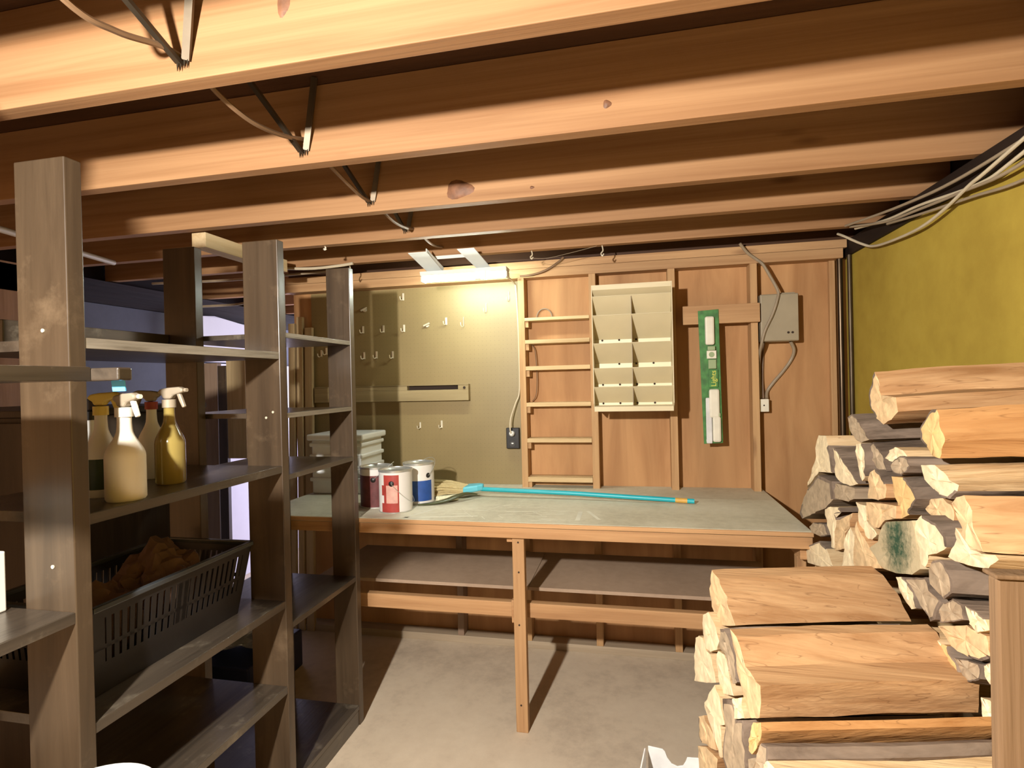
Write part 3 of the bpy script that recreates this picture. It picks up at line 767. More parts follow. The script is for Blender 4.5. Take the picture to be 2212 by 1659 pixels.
LOGS = [  # stack, label, tone, left end plane, length, end outline (depth, height), bark edges
    ('B', 'big split log with a tan face lying topmost on the rear firewood stack', 't', 0.7, 0.39, [(1.825, 1.534), (1.795, 1.496), (1.788, 1.466), (1.693, 1.462), (1.689, 1.422), (1.726, 1.398), (1.779, 1.381), (1.825, 1.394), (1.872, 1.445), (1.86, 1.482)], [7, 8, 9]),
    ('B', 'orange-tan half log with a dark bark rim, second from the top of the rear stack', 'o', 0.69, 0.4, [(1.467, 1.442), (1.457, 1.427), (1.455, 1.393), (1.438, 1.369), (1.452, 1.349), (1.459, 1.327), (1.491, 1.329), (1.52, 1.348), (1.544, 1.363), (1.54, 1.391), (1.513, 1.425), (1.491, 1.441)], [7, 8, 9, 10, 11]),
    ('B', 'pale log with a grey cracked top, third down at right of the rear stack', 'c', 0.68, 0.4, [(1.522, 1.304), (1.462, 1.314), (1.423, 1.303), (1.402, 1.288), (1.368, 1.284), (1.374, 1.269), (1.403, 1.246), (1.441, 1.245), (1.471, 1.254), (1.505, 1.272)], [5, 6, 7]),
    ('B', 'huge flat-faced tan block at the right edge of the rear stack', 't', 0.66, 0.42, [(1.302, 1.276), (1.291, 1.258), (1.272, 1.216), (1.244, 1.177), (1.266, 1.171), (1.289, 1.173), (1.321, 1.202), (1.336, 1.236), (1.348, 1.249), (1.33, 1.265)], []),
    ('B', 'splintered pale log end jutting out under the huge tan block', 'c', 0.66, 0.4, [(1.332, 1.201), (1.316, 1.195), (1.286, 1.17), (1.251, 1.171), (1.208, 1.182), (1.198, 1.176), (1.23, 1.149), (1.267, 1.139), (1.307, 1.13), (1.349, 1.125), (1.368, 1.128), (1.348, 1.159)], []),
    ('B', 'grey bark log with a cream end, half hidden behind the rough post', 'g', 0.665, 0.4, [(1.469, 1.086), (1.414, 1.108), (1.381, 1.097), (1.364, 1.07), (1.361, 1.052), (1.399, 1.023), (1.425, 1.025), (1.457, 1.037), (1.468, 1.059)], [0, 1, 2, 3, 4]),
    ('B', 'flat pale slab end with a dark green paint mark', 's', 0.65, 0.4, [(1.645, 1.134), (1.501, 1.174), (1.493, 1.152), (1.478, 1.087), (1.466, 1.068), (1.511, 1.039), (1.589, 1.016), (1.671, 1.0), (1.762, 1.027), (1.699, 1.065), (1.686, 1.101)], []),
    ('B', 'cream wedge log with thin bark standing right of the green-marked slab', 'c', 0.655, 0.4, [(1.506, 1.17), (1.466, 1.195), (1.404, 1.191), (1.365, 1.173), (1.359, 1.151), (1.4, 1.124), (1.447, 1.106), (1.443, 1.099), (1.458, 1.075), (1.473, 1.077), (1.484, 1.113), (1.5, 1.156)], [1, 2, 3]),
    ('B', 'orange-ended log with striped dark bark above the green-marked slab', 'o', 0.67, 0.4, [(1.654, 1.253), (1.596, 1.262), (1.544, 1.245), (1.525, 1.22), (1.571, 1.173), (1.564, 1.171), (1.619, 1.146), (1.63, 1.188), (1.647, 1.215)], [1, 2, 3, 4]),
    ('B', 'brown-faced log sunk deep in the stack left of the huge tan block', 't', 0.7, 0.37, [(1.547, 1.216), (1.473, 1.234), (1.435, 1.227), (1.424, 1.194), (1.454, 1.176), (1.486, 1.175), (1.527, 1.182), (1.579, 1.2)], []),
    ('B', 'cream round stick with a short pink-tan body in the middle of the rear stack', 'c', 0.675, 0.4, [(1.706, 1.294), (1.684, 1.319), (1.638, 1.334), (1.596, 1.33), (1.58, 1.315), (1.609, 1.302), (1.659, 1.29)], []),
    ('B', 'grey-brown round stick end below the cream round stick', 'g', 0.665, 0.4, [(1.648, 1.282), (1.63, 1.303), (1.592, 1.316), (1.556, 1.314), (1.542, 1.299), (1.558, 1.279), (1.594, 1.266), (1.632, 1.267)], [0, 1, 2, 3, 4, 5, 6, 7]),
    ('B', 'half log with thick dark bark directly below the topmost split log', 'g', 0.68, 0.4, [(1.987, 1.388), (1.955, 1.399), (1.886, 1.381), (1.843, 1.348), (1.821, 1.333), (1.882, 1.316), (1.929, 1.321), (1.951, 1.338)], [0, 1, 2, 3]),
    ('B', 'long tapering cream log end below the dark-barked half log', 'c', 0.67, 0.4, [(1.89, 1.312), (1.848, 1.32), (1.832, 1.297), (1.817, 1.258), (1.829, 1.222), (1.857, 1.203), (1.871, 1.214), (1.883, 1.255)], [1, 2, 3]),
    ('B', 'bark-sided log between the tapering cream end and the round sticks', 'g', 0.69, 0.38, [(1.855, 1.312), (1.821, 1.327), (1.764, 1.306), (1.744, 1.276), (1.728, 1.255), (1.763, 1.244), (1.806, 1.25), (1.831, 1.263)], [0, 1, 2, 3, 4]),
    ('B', 'cream wedge with a dark bark flank, second from the back on the rear stack', 'c', 0.67, 0.4, [(2.098, 1.277), (2.067, 1.275), (2.017, 1.25), (1.97, 1.23), (1.936, 1.216), (1.883, 1.19), (1.95, 1.171), (2.035, 1.169), (2.086, 1.185), (2.079, 1.226)], [0, 1, 2, 3, 4]),
    ('B', 'cream-topped log at the far left top of the rear stack', 'c', 0.67, 0.4, [(2.247, 1.304), (2.156, 1.311), (2.139, 1.279), (2.11, 1.221), (2.099, 1.188), (2.245, 1.167), (2.408, 1.077), (2.326, 1.167), (2.273, 1.223), (2.282, 1.258)], [2, 3]),
    ('B', 'wide grey weathered log bulging out above the right end of the workbench', 'g', 0.66, 0.4, [(2.354, 1.08), (2.223, 1.16), (2.083, 1.162), (2.068, 1.104), (2.155, 1.053), (2.436, 0.947), (2.467, 0.959), (2.451, 1.0)], [0, 1, 2, 5, 6]),
    ('B', 'small square grey block below the dark-flanked cream wedge', 'g', 0.665, 0.39, [(2.063, 1.159), (2.016, 1.165), (1.898, 1.174), (1.9, 1.14), (1.954, 1.12), (2.075, 1.105), (2.087, 1.12)], []),
    ('B', 'white bent log end with a blue-grey flank, lower left of the rear stack', 'c', 0.65, 0.4, [(2.127, 1.056), (2.074, 1.078), (1.995, 1.092), (1.967, 1.085), (2.026, 1.067), (2.019, 1.045), (2.036, 0.986), (2.047, 0.942), (2.065, 0.94), (2.076, 0.974), (2.106, 1.004)], [2, 3, 4]),
    ('B', 'tan log beside the white bent end, lower left of the rear stack', 't', 0.65, 0.4, [(1.977, 1.058), (1.874, 1.103), (1.898, 1.06), (1.935, 1.024), (1.958, 0.967), (2.03, 0.939), (2.009, 1.007)], []),
    ('B', 'upright cream strip of log just above the front stack', 'c', 0.65, 0.4, [(1.899, 1.054), (1.867, 1.037), (1.865, 0.936), (1.978, 0.898), (1.95, 0.97), (1.927, 1.023)], []),
    ('B', 'tan log face left of the green-marked slab', 't', 0.65, 0.4, [(1.853, 1.084), (1.807, 1.055), (1.777, 1.046), (1.75, 1.027), (1.676, 0.999), (1.858, 0.935), (1.86, 1.036)], []),
    ('B', 'curved cream log end above and left of the green-marked slab', 'c', 0.66, 0.4, [(1.872, 1.138), (1.809, 1.142), (1.802, 1.1), (1.751, 1.086), (1.73, 1.075), (1.765, 1.051), (1.801, 1.045), (1.831, 1.054), (1.86, 1.093)], []),
    ('B', 'rough sawn tan end in the centre of the rear stack', 't', 0.665, 0.4, [(1.793, 1.218), (1.775, 1.245), (1.747, 1.257), (1.7, 1.245), (1.675, 1.229), (1.68, 1.19), (1.724, 1.173), (1.795, 1.165)], [2, 3]),
    ('B', 'tan log under the rough sawn end in the centre of the rear stack', 't', 0.66, 0.39, [(1.796, 1.154), (1.694, 1.173), (1.609, 1.184), (1.605, 1.152), (1.676, 1.129), (1.721, 1.096), (1.745, 1.092), (1.795, 1.106)], []),
    ('B', 'splintered cream log beside the right front corner of the workbench', 'c', 0.655, 0.4, [(2.358, 0.858), (2.216, 0.92), (2.133, 0.916), (2.066, 0.876), (2.181, 0.833), (2.362, 0.793), (2.378, 0.819)], [0, 1]),
    ('B', 'small pinkish round end touching the right front corner of the workbench', 'g', 0.665, 0.4, [(2.364, 0.933), (2.311, 0.964), (2.179, 0.991), (2.143, 0.961), (2.223, 0.932), (2.337, 0.918)], [1, 2, 3]),
    ('B', 'long pale split edge right behind the front stack, low on the rear stack', 'c', 0.66, 0.4, [(1.622, 0.996), (1.586, 1.009), (1.53, 0.99), (1.504, 0.96), (1.543, 0.943), (1.576, 0.958)], [1, 2]),
    ('B', 'pointed grey bark log right of the long pale split edge', 'g', 0.665, 0.4, [(1.581, 1.008), (1.481, 1.046), (1.453, 1.024), (1.418, 1.011), (1.435, 0.961), (1.46, 0.946), (1.484, 0.963), (1.51, 0.975), (1.532, 0.991)], [0, 1, 2, 3, 4, 5]),
    ('B', 'dark square-bottomed log under the half-hidden grey bark log', 'g', 0.665, 0.37, [(1.41, 1.012), (1.362, 1.041), (1.328, 1.042), (1.322, 1.011), (1.424, 0.961), (1.423, 0.983)], [0, 1, 2, 3, 4]),
    ('B', 'cream log end peeking out left of the rough post, mid height', 'c', 0.665, 0.4, [(1.318, 1.043), (1.283, 1.048), (1.253, 1.042), (1.242, 1.025), (1.281, 1.002), (1.309, 1.008)], [0, 1]),
    ('B', 'pink-cream log corner beside the right end of the front stack', 'c', 0.66, 0.4, [(1.517, 0.907), (1.47, 0.934), (1.422, 0.925), (1.407, 0.92), (1.432, 0.874), (1.473, 0.878)], []),
    ('B', 'orange-tan curved log low behind the front stack', 'o', 0.665, 0.4, [(1.414, 0.919), (1.395, 0.924), (1.349, 0.9), (1.34, 0.883), (1.405, 0.849), (1.439, 0.867)], [1, 2]),
    ('B', 'broad tan slab leaning low behind the rough post', 't', 0.67, 0.4, [(1.439, 0.948), (1.331, 0.998), (1.261, 1.006), (1.239, 0.975), (1.277, 0.947), (1.328, 0.931), (1.39, 0.926)], [3, 4]),
    ('B', 'dark-barked piece under the broad tan slab', 'g', 0.665, 0.39, [(1.366, 0.911), (1.318, 0.931), (1.274, 0.944), (1.266, 0.917), (1.317, 0.883), (1.336, 0.887)], [0, 1, 2, 3, 4]),
    ('B', 'narrow pale end low beside the rough post', 'c', 0.665, 0.4, [(1.262, 0.948), (1.235, 0.969), (1.216, 0.959), (1.22, 0.927), (1.245, 0.919), (1.26, 0.926)], [0, 1]),
    ('B', 'lowest pale end beside the rough post', 'c', 0.665, 0.4, [(1.273, 0.878), (1.246, 0.887), (1.224, 0.884), (1.219, 0.852), (1.254, 0.836), (1.265, 0.851)], []),
    ('F', 'wide smooth-faced tan log lying topmost on the front stack', 't', 0.553, 0.45, [(1.564, 0.984), (1.512, 0.978), (1.461, 0.947), (1.426, 0.919), (1.403, 0.896), (1.485, 0.859), (1.54, 0.838), (1.566, 0.879), (1.578, 0.927)], []),
    ('F', 'large log with a pale ridge below the top log of the front stack', 't', 0.5, 0.455, [(1.291, 0.941), (1.259, 0.937), (1.235, 0.912), (1.212, 0.893), (1.175, 0.89), (1.14, 0.89), (1.146, 0.85), (1.148, 0.817), (1.194, 0.789), (1.221, 0.816), (1.254, 0.839), (1.263, 0.877), (1.287, 0.913)], []),
    ('F', 'rough grained log third from the top of the front stack', 'o', 0.46, 0.47, [(1.085, 0.85), (1.05, 0.871), (1.045, 0.857), (1.056, 0.832), (1.089, 0.783), (1.115, 0.773), (1.1, 0.813)], []),
    ('F', 'grey bark-fronted log near the bottom of the front stack', 'g', 0.455, 0.49, [(1.104, 0.764), (1.073, 0.789), (1.043, 0.836), (1.023, 0.843), (1.013, 0.826), (1.033, 0.788), (1.101, 0.738)], [2, 3, 4]),
    ('F', 'thin cream split piece lying lowest in view on the front stack', 'c', 0.43, 0.48, [(0.983, 0.839), (0.954, 0.864), (0.934, 0.862), (0.928, 0.838), (0.956, 0.817), (0.973, 0.824)], []),
    ('F', 'slim pale split end at the upper left of the front stack', 'c', 0.535, 0.44, [(1.588, 0.849), (1.542, 0.874), (1.514, 0.868), (1.491, 0.852), (1.472, 0.825), (1.484, 0.796), (1.531, 0.767), (1.564, 0.76), (1.596, 0.789), (1.598, 0.823)], []),
    ('F', 'tall pale log end with a knot at the outermost left of the front stack', 'c', 0.533, 0.44, [(1.653, 0.753), (1.623, 0.772), (1.595, 0.78), (1.562, 0.757), (1.529, 0.763), (1.515, 0.754), (1.503, 0.726), (1.494, 0.702), (1.58, 0.654), (1.671, 0.612), (1.671, 0.669), (1.663, 0.726)], []),
    ('F', 'narrow leaning cream split in the left side of the front stack', 'c', 0.525, 0.44, [(1.45, 0.811), (1.408, 0.823), (1.385, 0.808), (1.363, 0.768), (1.347, 0.75), (1.395, 0.725), (1.433, 0.708), (1.456, 0.754), (1.465, 0.781)], []),
    ('F', 'thin striped bark piece wedged under the top log of the front stack', 'g', 0.525, 0.44, [(1.436, 0.875), (1.395, 0.895), (1.358, 0.874), (1.334, 0.84), (1.326, 0.794), (1.352, 0.777), (1.379, 0.808), (1.402, 0.827), (1.439, 0.821)], [0, 1, 2, 3]),
    ('F', 'ragged pale splinter end midway down the left of the front stack', 'c', 0.51, 0.44, [(1.495, 0.666), (1.434, 0.73), (1.406, 0.717), (1.394, 0.694), (1.381, 0.659), (1.404, 0.642), (1.399, 0.614), (1.399, 0.563), (1.418, 0.551), (1.436, 0.575), (1.458, 0.596), (1.499, 0.606), (1.527, 0.615)], []),
    ('F', 'tan oval log end low at the left of the front stack', 't', 0.51, 0.44, [(1.572, 0.565), (1.529, 0.594), (1.479, 0.591), (1.449, 0.58), (1.441, 0.554), (1.479, 0.537), (1.545, 0.507), (1.576, 0.514)], [6, 7]),
    ('F', 'brown log end at the bottom left of the front stack beside the white box', 't', 0.5, 0.44, [(1.551, 0.496), (1.49, 0.532), (1.43, 0.555), (1.404, 0.558), (1.42, 0.499), (1.542, 0.405), (1.554, 0.455)], []),
    ('F', 'grey bark log standing out in the left flank of the front stack', 'g', 0.49, 0.44, [(1.326, 0.758), (1.269, 0.787), (1.255, 0.749), (1.214, 0.774), (1.206, 0.734), (1.194, 0.691), (1.201, 0.646), (1.303, 0.572), (1.332, 0.607), (1.318, 0.692)], [0, 1, 2, 3, 4, 5, 6, 7, 8, 9]),
    ('F', 'short pale block tucked behind the ridge log of the front stack', 'c', 0.49, 0.44, [(1.263, 0.794), (1.216, 0.823), (1.203, 0.783), (1.255, 0.751)], []),
]

# ================================================================ PAINT CANS, BROOM, BRUSH, TOTE
ZB = .922
def paint_can(cx, cy, r, h, lab, style, a0):
    """a0: world angle (degrees) of the middle of the printed label"""
    t = thing('paint_can', lab, 'paint can', (cx, cy, ZB), 'paint cans on the bench')
    def mf(th, i):
        d = (math.degrees(th) - a0 + 180) % 360 - 180
        if style == 'red':
            if i in (1, 2, 3, 4, 5):
                if (-50 if i in (1, 2, 4) else -42) < d < 14:
                    return 2 if i in (3, 4) and -30 < d < 9 else 1
                return 0
            return 0
        if style == 'blue':
            if i in (2, 3): return 1 if -62 < d < 44 else 0
            return 0
        return 1 if (i in (1, 2, 3)) else 0
    pr = {'red': [(r, .004), (r, .008), (r, h * .24), (r, h * .42), (r, h * .66), (r, h * .90), (r, h - .010)],
          'blue': [(r, .004), (r, h * .08), (r, h * .30), (r, h * .58), (r, h * .80), (r, h - .010)],
          'maroon': [(r, .004), (r, h * .08), (r, h * .4), (r, h * .8), (r, h - .010)]}[style]
    mats = {'red': [M['canwhite'], M['red'], M['pink']], 'blue': [M['canwhite'], M['blue']], 'maroon': [M['canwhite'], M['maroon']]}[style]
    body = MB().lathe([(0, .002)] + [(r, .002)] + pr[0:] , (cx, cy, ZB), 72, mf=lambda th, i: mf(th, i - 1)).build('can_body', mats, t, smooth=True)
    MB().lathe([(r - .001, .0), (r + .0025, .0), (r + .0025, .005), (r, .006)], (cx, cy, ZB + .0002), 48).build('bottom_rim', M['canmetal'], t, smooth=True)
    MB().lathe([(r, h - .010), (r + .003, h - .008), (r + .003, h), (r - .004, h), (r - .006, h - .006), (r - .012, h - .007), (r - .016, h - .002), (r - .020, h - .007), (0, h - .008)], (cx, cy, ZB), 48).build('lid', M['canmetal'], t, smooth=True)
    for s in (0, 180):
        a = math.radians(a0 + s + (-12 if style != 'blue' else 28))
        c = Vector((cx + math.cos(a) * (r + .0005), cy + math.sin(a) * (r + .0005), ZB + h * .70))
        n = Vector((math.cos(a), math.sin(a), 0)); b = Vector((-n.y, n.x, 0)); vs = []
        for rr, dd in ((.0, .004), (.009, .003), (.013, 0)):
            for k in range(14):
                th = 2 * PI * k / 14
                vs.append(c + n * dd + b * (rr * math.cos(th)) + Vector((0, 0, rr * math.sin(th))))
        fs = []
        for i in range(2):
            for k in range(14): fs.append((i * 14 + k, i * 14 + (k + 1) % 14, (i + 1) * 14 + (k + 1) % 14, (i + 1) * 14 + k))
        MB().add(vs, fs).build('handle_ear', M['black'], t, smooth=True)
    a = math.radians(a0 - 12 if style != 'blue' else a0 + 28)
    n = Vector((math.cos(a), math.sin(a), 0)); b = Vector((-n.y, n.x, 0))
    pts = [Vector((cx, cy, ZB + h * .70)) + n * ((r + .004) * math.cos(th)) + b * ((r + .007) * math.sin(th)) + Vector((0, 0, -.10 * math.sin(th) * (1 if style == 'red' else -.0) + (.075 * math.sin(th) if style != 'red' else 0))) for th in [PI * k / 20 for k in range(21)]]
    MB().tube(pts, .0014, 6).build('wire_handle', M['canmetal'], t, smooth=True)
    return t

def facing(cx, cy): return math.degrees(math.atan2(-cy, -cx))
c1 = (-1.128, 2.495); c2 = (-1.085, 2.685); c3 = (-1.272, 2.585)
paint_can(c1[0], c1[1], .079, .200, 'front white paint can with a dripped red label at the left corner of the bench', 'red', facing(*c1) - 3)
paint_can(c2[0], c2[1], .078, .205, 'white paint can with a blue label behind the red-labelled can', 'blue', facing(*c2) + 8)
paint_can(c3[0], c3[1], .080, .200, 'maroon paint can half hidden behind the dark upright', 'maroon', facing(*c3))

# white storage tote behind the upright
T0 = thing('storage_tote', 'white ridged plastic tote with a lid, behind the paint cans and the last dark upright', 'tote', (-1.6, 2.93, ZB))
tx0, tx1, ty0, ty1 = -1.80, -1.455, 2.80, 3.10
MB().prism([(tx0 + .02, ty0 + .02, ZB + .0005), (tx1 - .02, ty0 + .02, ZB + .0005), (tx1 - .02, ty1 - .02, ZB + .0005), (tx0 + .02, ty1 - .02, ZB + .0005)], (0, 0, .30)).build('tote_body', M['white'], T0, bevel=.008)
for z in (ZB + .07, ZB + .135, ZB + .20, ZB + .265):
    MB().box(tx0 + .010, tx1 - .010, ty0 + .010, ty1 - .010, z, z + .022).build('rib', M['white'], T0, bevel=.006)
MB().box(tx0, tx1, ty0, ty1, ZB + .301, ZB + .335).build('lid', M['white'], T0, bevel=.008)

# broom lying along the bench
T0 = thing('broom', 'broom with straw bristles and a turquoise handle lying along the back of the bench', 'broom', (-.5, 2.8, ZB))
MB().tube([(-.80, 2.845, .961), (-.30, 2.822, .952), (.19, 2.770, .940)], .0115, 14).build('handle', M['teal'], T0, smooth=True)
MB().tube([(.19, 2.770, .940), (.245, 2.764, .9385)], .0118, 14).build('handle_band', M['orangeband'], T0, smooth=True)
MB().tube([(.245, 2.764, .9385), (.277, 2.760, .938)], .0115, 14).build('handle_tip', M['teal'], T0, smooth=True)
MB().prism([(-.885, 2.79, .944), (-.885, 2.905, .944), (-.81, 2.885, .953), (-.785, 2.858, .956), (-.785, 2.833, .956), (-.81, 2.812, .953)], (0, 0, .034)).build('broom_cap', M['tealcap'], T0, bevel=.008)
random.seed(5)
m = MB()
for k in range(150):
    f = random.random(); g = random.random()
    y0 = 2.797 + .10 * f; z0 = .948 + .026 * g
    l = random.uniform(.19, .265)
    y1 = 2.845 + (f - .5) * .27 + random.uniform(-.01, .01); z1 = .926 + .050 * g + random.uniform(0, .012)
    xm = -.885 - l * .45
    m.tube([(-.882, y0, z0), (xm, y0 * .55 + y1 * .45, z0 * .45 + z1 * .55 + .008), (-.885 - l, y1, z1)], random.uniform(.0025, .0045), 5)
m.build('bristles', M['straw'], T0)

T0 = thing('hand_brush', 'olive green hand brush with pale bristles lying below the broom head', 'brush', (-.93, 2.68, ZB))
hp = smooth_path([(-1.055, 2.590, .927), (-.99, 2.615, .930), (-.93, 2.655, .938), (-.885, 2.705, .951), (-.85, 2.755, .955), (-.81, 2.80, .943)])
vs = []; fs = []
for i, p in enumerate(hp):
    t = i / (len(hp) - 1); w = .006 + .016 * math.sin(PI * min(1, t * 1.05)) ; hgt = .004 + .005 * math.sin(PI * t)
    d = (hp[min(i + 1, len(hp) - 1)] - hp[max(i - 1, 0)]).normalized(); a = Vector((-d.y, d.x, 0)).normalized()
    for k in range(10):
        th = 2 * PI * k / 10; vs.append(p + a * (w * math.cos(th)) + Vector((0, 0, hgt * math.sin(th))))
for i in range(len(hp) - 1):
    for k in range(10): fs.append((i * 10 + k, i * 10 + (k + 1) % 10, (i + 1) * 10 + (k + 1) % 10, (i + 1) * 10 + k))
MB().add(vs, fs).build('brush_handle', M['olive'], T0, smooth=True)
MB().prism([(-.975, 2.655, .924), (-.885, 2.725, .924), (-.90, 2.755, .924), (-1.0, 2.69, .924)], (0, 0, .028)).build('bristles', M['bristle'], T0, bevel=.008)

# ================================================================ DARK SHELVING UNIT
S = thing('shelving_unit', 'tall dark-stained wooden shelving unit of open bays on the left', 'shelving', (-1.47, 1.3, 0))
XF, XB = -1.23, -1.715
ups = []
for y0, y1 in ((.445, .483), (1.003, 1.043), (1.763, 1.801), (2.278, 2.3145)):
    for xa, xb in ((-1.373, XF), (XB, -1.577)):
        if y0 > 2.2: xa = max(xa, -1.345) if xa > -1.5 else xa
        ups.append(MB().box(xa, xb, y0, y1, 0, 2.0 if y0 < .5 else 2.058).build('upright', M['darkz'], S, bevel=.0025))
def board(ya, yb, zt, th=.022, xa=XB, xb=XF - .002, nm='shelf_board'):
    em_ = M['edgewood'] if zt in (1.655, 1.728, 1.434) else M['darky']
    o = MB().box(xa, xb - .003, ya + .0005, yb - .0005, zt - th, zt).build(nm, M['darky'], S, bevel=.001)
    MB().box(xb - .0029, xb, ya + .0005, yb - .0005, zt - th + .001, zt - .001).build('front_edge', em_, o)
    return o
for z in (1.035, .50): board(.483, 1.003, z, .026)
board(.487, .772, 1.572, .024, xb=-.902)
for xa_ in (-1.70,): MB().box(xa_, xa_ + .035, .4835, 1.0025, 1.505, 1.5475).build('shelf_cleat', M['darky'], S, bevel=.002)
for z, th in ((1.655, .026), (1.247, .026), (.762, .026), (.455, .026), (.09, .02)): board(1.043, 1.763, z, th)
for z, th in ((1.728, .019), (1.434, .019), (1.209, .019), (.670, .022), (.09, .02)): board(1.801, 2.278, z, th)
MB().box(XF - .028, XF - .004, 1.044, 2.277, 0, .069).build('kick_board', M['darky'], S, bevel=.002)
MB().box(XB, XB + .06, .484, 1.002, 1.63, 1.655).build('back_rail', M['darky'], S, bevel=.002)
MB().box(XB + .001, XB + .02, 1.20, 1.762, 1.6555, 1.735).build('back_lip', M['darky'], S, bevel=.002)
m = MB()
for y, z, x in ((1.003, 1.67, -1.30), (1.003, 1.135, -1.29), (1.003, .58, -1.285), (1.763, 1.42, -1.29), (1.763, 1.44, -1.262)):
    m.lathe([(0, 0), (.0045, 0), (.0045, .002), (0, .002)], (x, y - .0005, z), 10, axis='y')
m.build('nail_heads', M['hook'], S)
o = MB().box(-.945, -.846, .7725, .800, 1.5475, 1.5695).build('wood_offcut', M['darky'], bevel=.003)
tag(o, 'short dark wooden block at the end of the near shelf, at eye height', 'block')
o = MB().prism([(-.895, .8003, 1.5645), (-.866, .8003, 1.5625), (-.862, .8003, 1.529), (-.889, .8003, 1.529)], (0, .002, 0)).build('cyan_tag', M['cyan'])
tag(o, 'light blue card tag stuck to the dark wooden block above the spray bottles', 'tag')

for k_, (z_, w_) in enumerate(((2.0005, .46), (2.0395, .44), (2.0785, .45), (2.1175, .43))):  # unseen boards added to keep bulb light off the far left joists
    o = MB().box(-1.74, -1.205, .16, .16 + w_, z_, z_ + .0385).build('shade_board', M['darky'], bevel=.003)
    tag(o, ('lowest', 'second', 'third', 'topmost')[k_] + ' of four unseen boards added above the shelving to shade the far joists', 'board', 'unseen boards added to cast shade')
# ---- spray bottles on the middle shelf of the near bay
def bottle(cx, cy, lab, body, trig, collar, aim, h=.275, r=.042, neck=.60, kind='round', liq=None, lever=None):
    z = 1.2474
    t = thing('spray_bottle', lab, 'spray bottle', (cx, cy, z), 'spray bottles on the dark shelf')
    hb = h * .80
    pr = [(0, 0), (r * .92, 0), (r, .006), (r, hb * .52)]
    for k in range(1, 9):
        u = k / 8; pr.append((r * (1 - .62 * (3 * u * u - 2 * u ** 3)), hb * (.52 + .34 * u)))
    pr += [(r * .36, hb * .93), (r * .36, hb), (0, hb)]
    MB().lathe(pr, (cx, cy, z), 28).build('bottle_body', M[body], t, smooth=True)
    if liq:
        MB().lathe([(r * 1.004, hb * .10), (r * 1.012, hb * .11), (r * 1.012, hb * .46), (r * 1.004, hb * .47)], (cx, cy, z), 28).build('label', M[liq], t, smooth=True)
    MB().lathe([(0, hb), (r * .46, hb), (r * .46, hb + .024), (0, hb + .026)], (cx, cy, z + .0002), 18).build('collar', M[collar], t, smooth=True)
    R = Matrix.Rotation(aim, 4, 'Z'); o0 = Vector((cx, cy, z + hb + .026))
    def W(x, y, zz): return o0 + (R @ Vector((x, y, zz)))
    poly = [(-.030, .020), (-.022, .030), (.0, .034), (.036, .036), (.050, .031), (.050, .020), (.036, .016), (.018, .010), (.012, 0), (-.012, 0), (-.016, .010)]
    MB().prism([W(a, -.012, b) for a, b in poly], R @ Vector((0, .024, 0))).build('spray_head', M[trig], t, bevel=.005)
    MB().prism([W(a, -.006, b) for a, b in ((.026, .016), (.038, .016), (.044, .000), (.052, -.024), (.044, -.028), (.034, -.006))], R @ Vector((0, .012, 0))).build('trigger', M[lever or trig], t, bevel=.003)
    MB().lathe([(0, 0), (.006, 0), (.006, .008), (0, .008)], W(.050, 0, .026), 10, axis='x').build('nozzle', M[lever or trig], t)
    return t

bottle(-1.372, 1.42, 'yellowish clear spray bottle with a taupe trigger, rightmost on the dark shelf', 'amber', 'greytrig', 'greytrig', math.radians(10), h=.285, r=.041)
bottle(-1.517, 1.50, 'white spray bottle with a red collar, just left of the yellowish clear one', 'white', 'greytrig', 'red', math.radians(200), h=.275, r=.040)
bottle(-1.290, 1.192, 'cream spray bottle with a leaning trigger, third from the right', 'creamplastic', 'greytrig', 'creamplastic', math.radians(-5), h=.268, r=.046, lever='creamplastic')
bottle(-1.405, 1.228, 'cream spray bottle with a yellow collar and yellow trigger', 'creamplastic', 'yellowplastic', 'yellowplastic', math.radians(20), h=.272, r=.040, liq='greenlabel', lever='yellowplastic')
bottle(-1.535, 1.31, 'white bottle with a dark trigger, leftmost and mostly hidden by the near upright', 'white', 'black', 'black', math.radians(190), h=.25, r=.042)

# ---- black basket with paper on the lower shelf
T0 = thing('plastic_basket', 'black slotted plastic basket of brown paper on the lower dark shelf', 'basket', (-1.48, 1.40, .762))
bz0, bz1 = .7625, .985
def bp(u, w, q):
    """corner helper: u 0..1 along y, w 0..1 across x, q height 0..1"""
    fl = .018 * q
    x0, x1 = -1.650 - fl, -1.330 + fl
    y0, y1 = 1.125 - fl, 1.640 + .055 * q
    return Vector((x0 + (x1 - x0) * w, y0 + (y1 - y0) * u, bz0 + (bz1 - bz0) * q))
def wall(name, A, B, nbar, inward):
    """wall between corner functions A and B with a slotted field"""
    mm = MB(); inward = Vector(inward) * .003
    def quad(s0, s1, q0, q1):
        P = [A(q0).lerp(B(q0), s0), A(q0).lerp(B(q0), s1), A(q1).lerp(B(q1), s1), A(q1).lerp(B(q1), s0)]
        mm.prism(P, inward)
    quad(0, 1, 0, .36); quad(0, 1, .52, .57); quad(0, 1, .88, 1.0); quad(0, .06, .36, .88); quad(.94, 1, .36, .88); quad(.46, .54, .36, .88)
    for k in range(nbar):
        s = .06 + .88 * (k + .5) / nbar
        quad(s - .28 / nbar, s + .28 / nbar, .36, .88)
    return mm.build(name, M['black'], T0)
wall('basket_side', lambda q: bp(0, 1, q), lambda q: bp(1, 1, q), 22, (-1, 0, 0))
wall('basket_side', lambda q: bp(0, 0, q), lambda q: bp(1, 0, q), 22, (1, 0, 0))
wall('basket_end', lambda q: bp(1, 1, q), lambda q: bp(1, 0, q), 14, (0, -1, 0))
wall('basket_end', lambda q: bp(0, 1, q), lambda q: bp(0, 0, q), 14, (0, 1, 0))
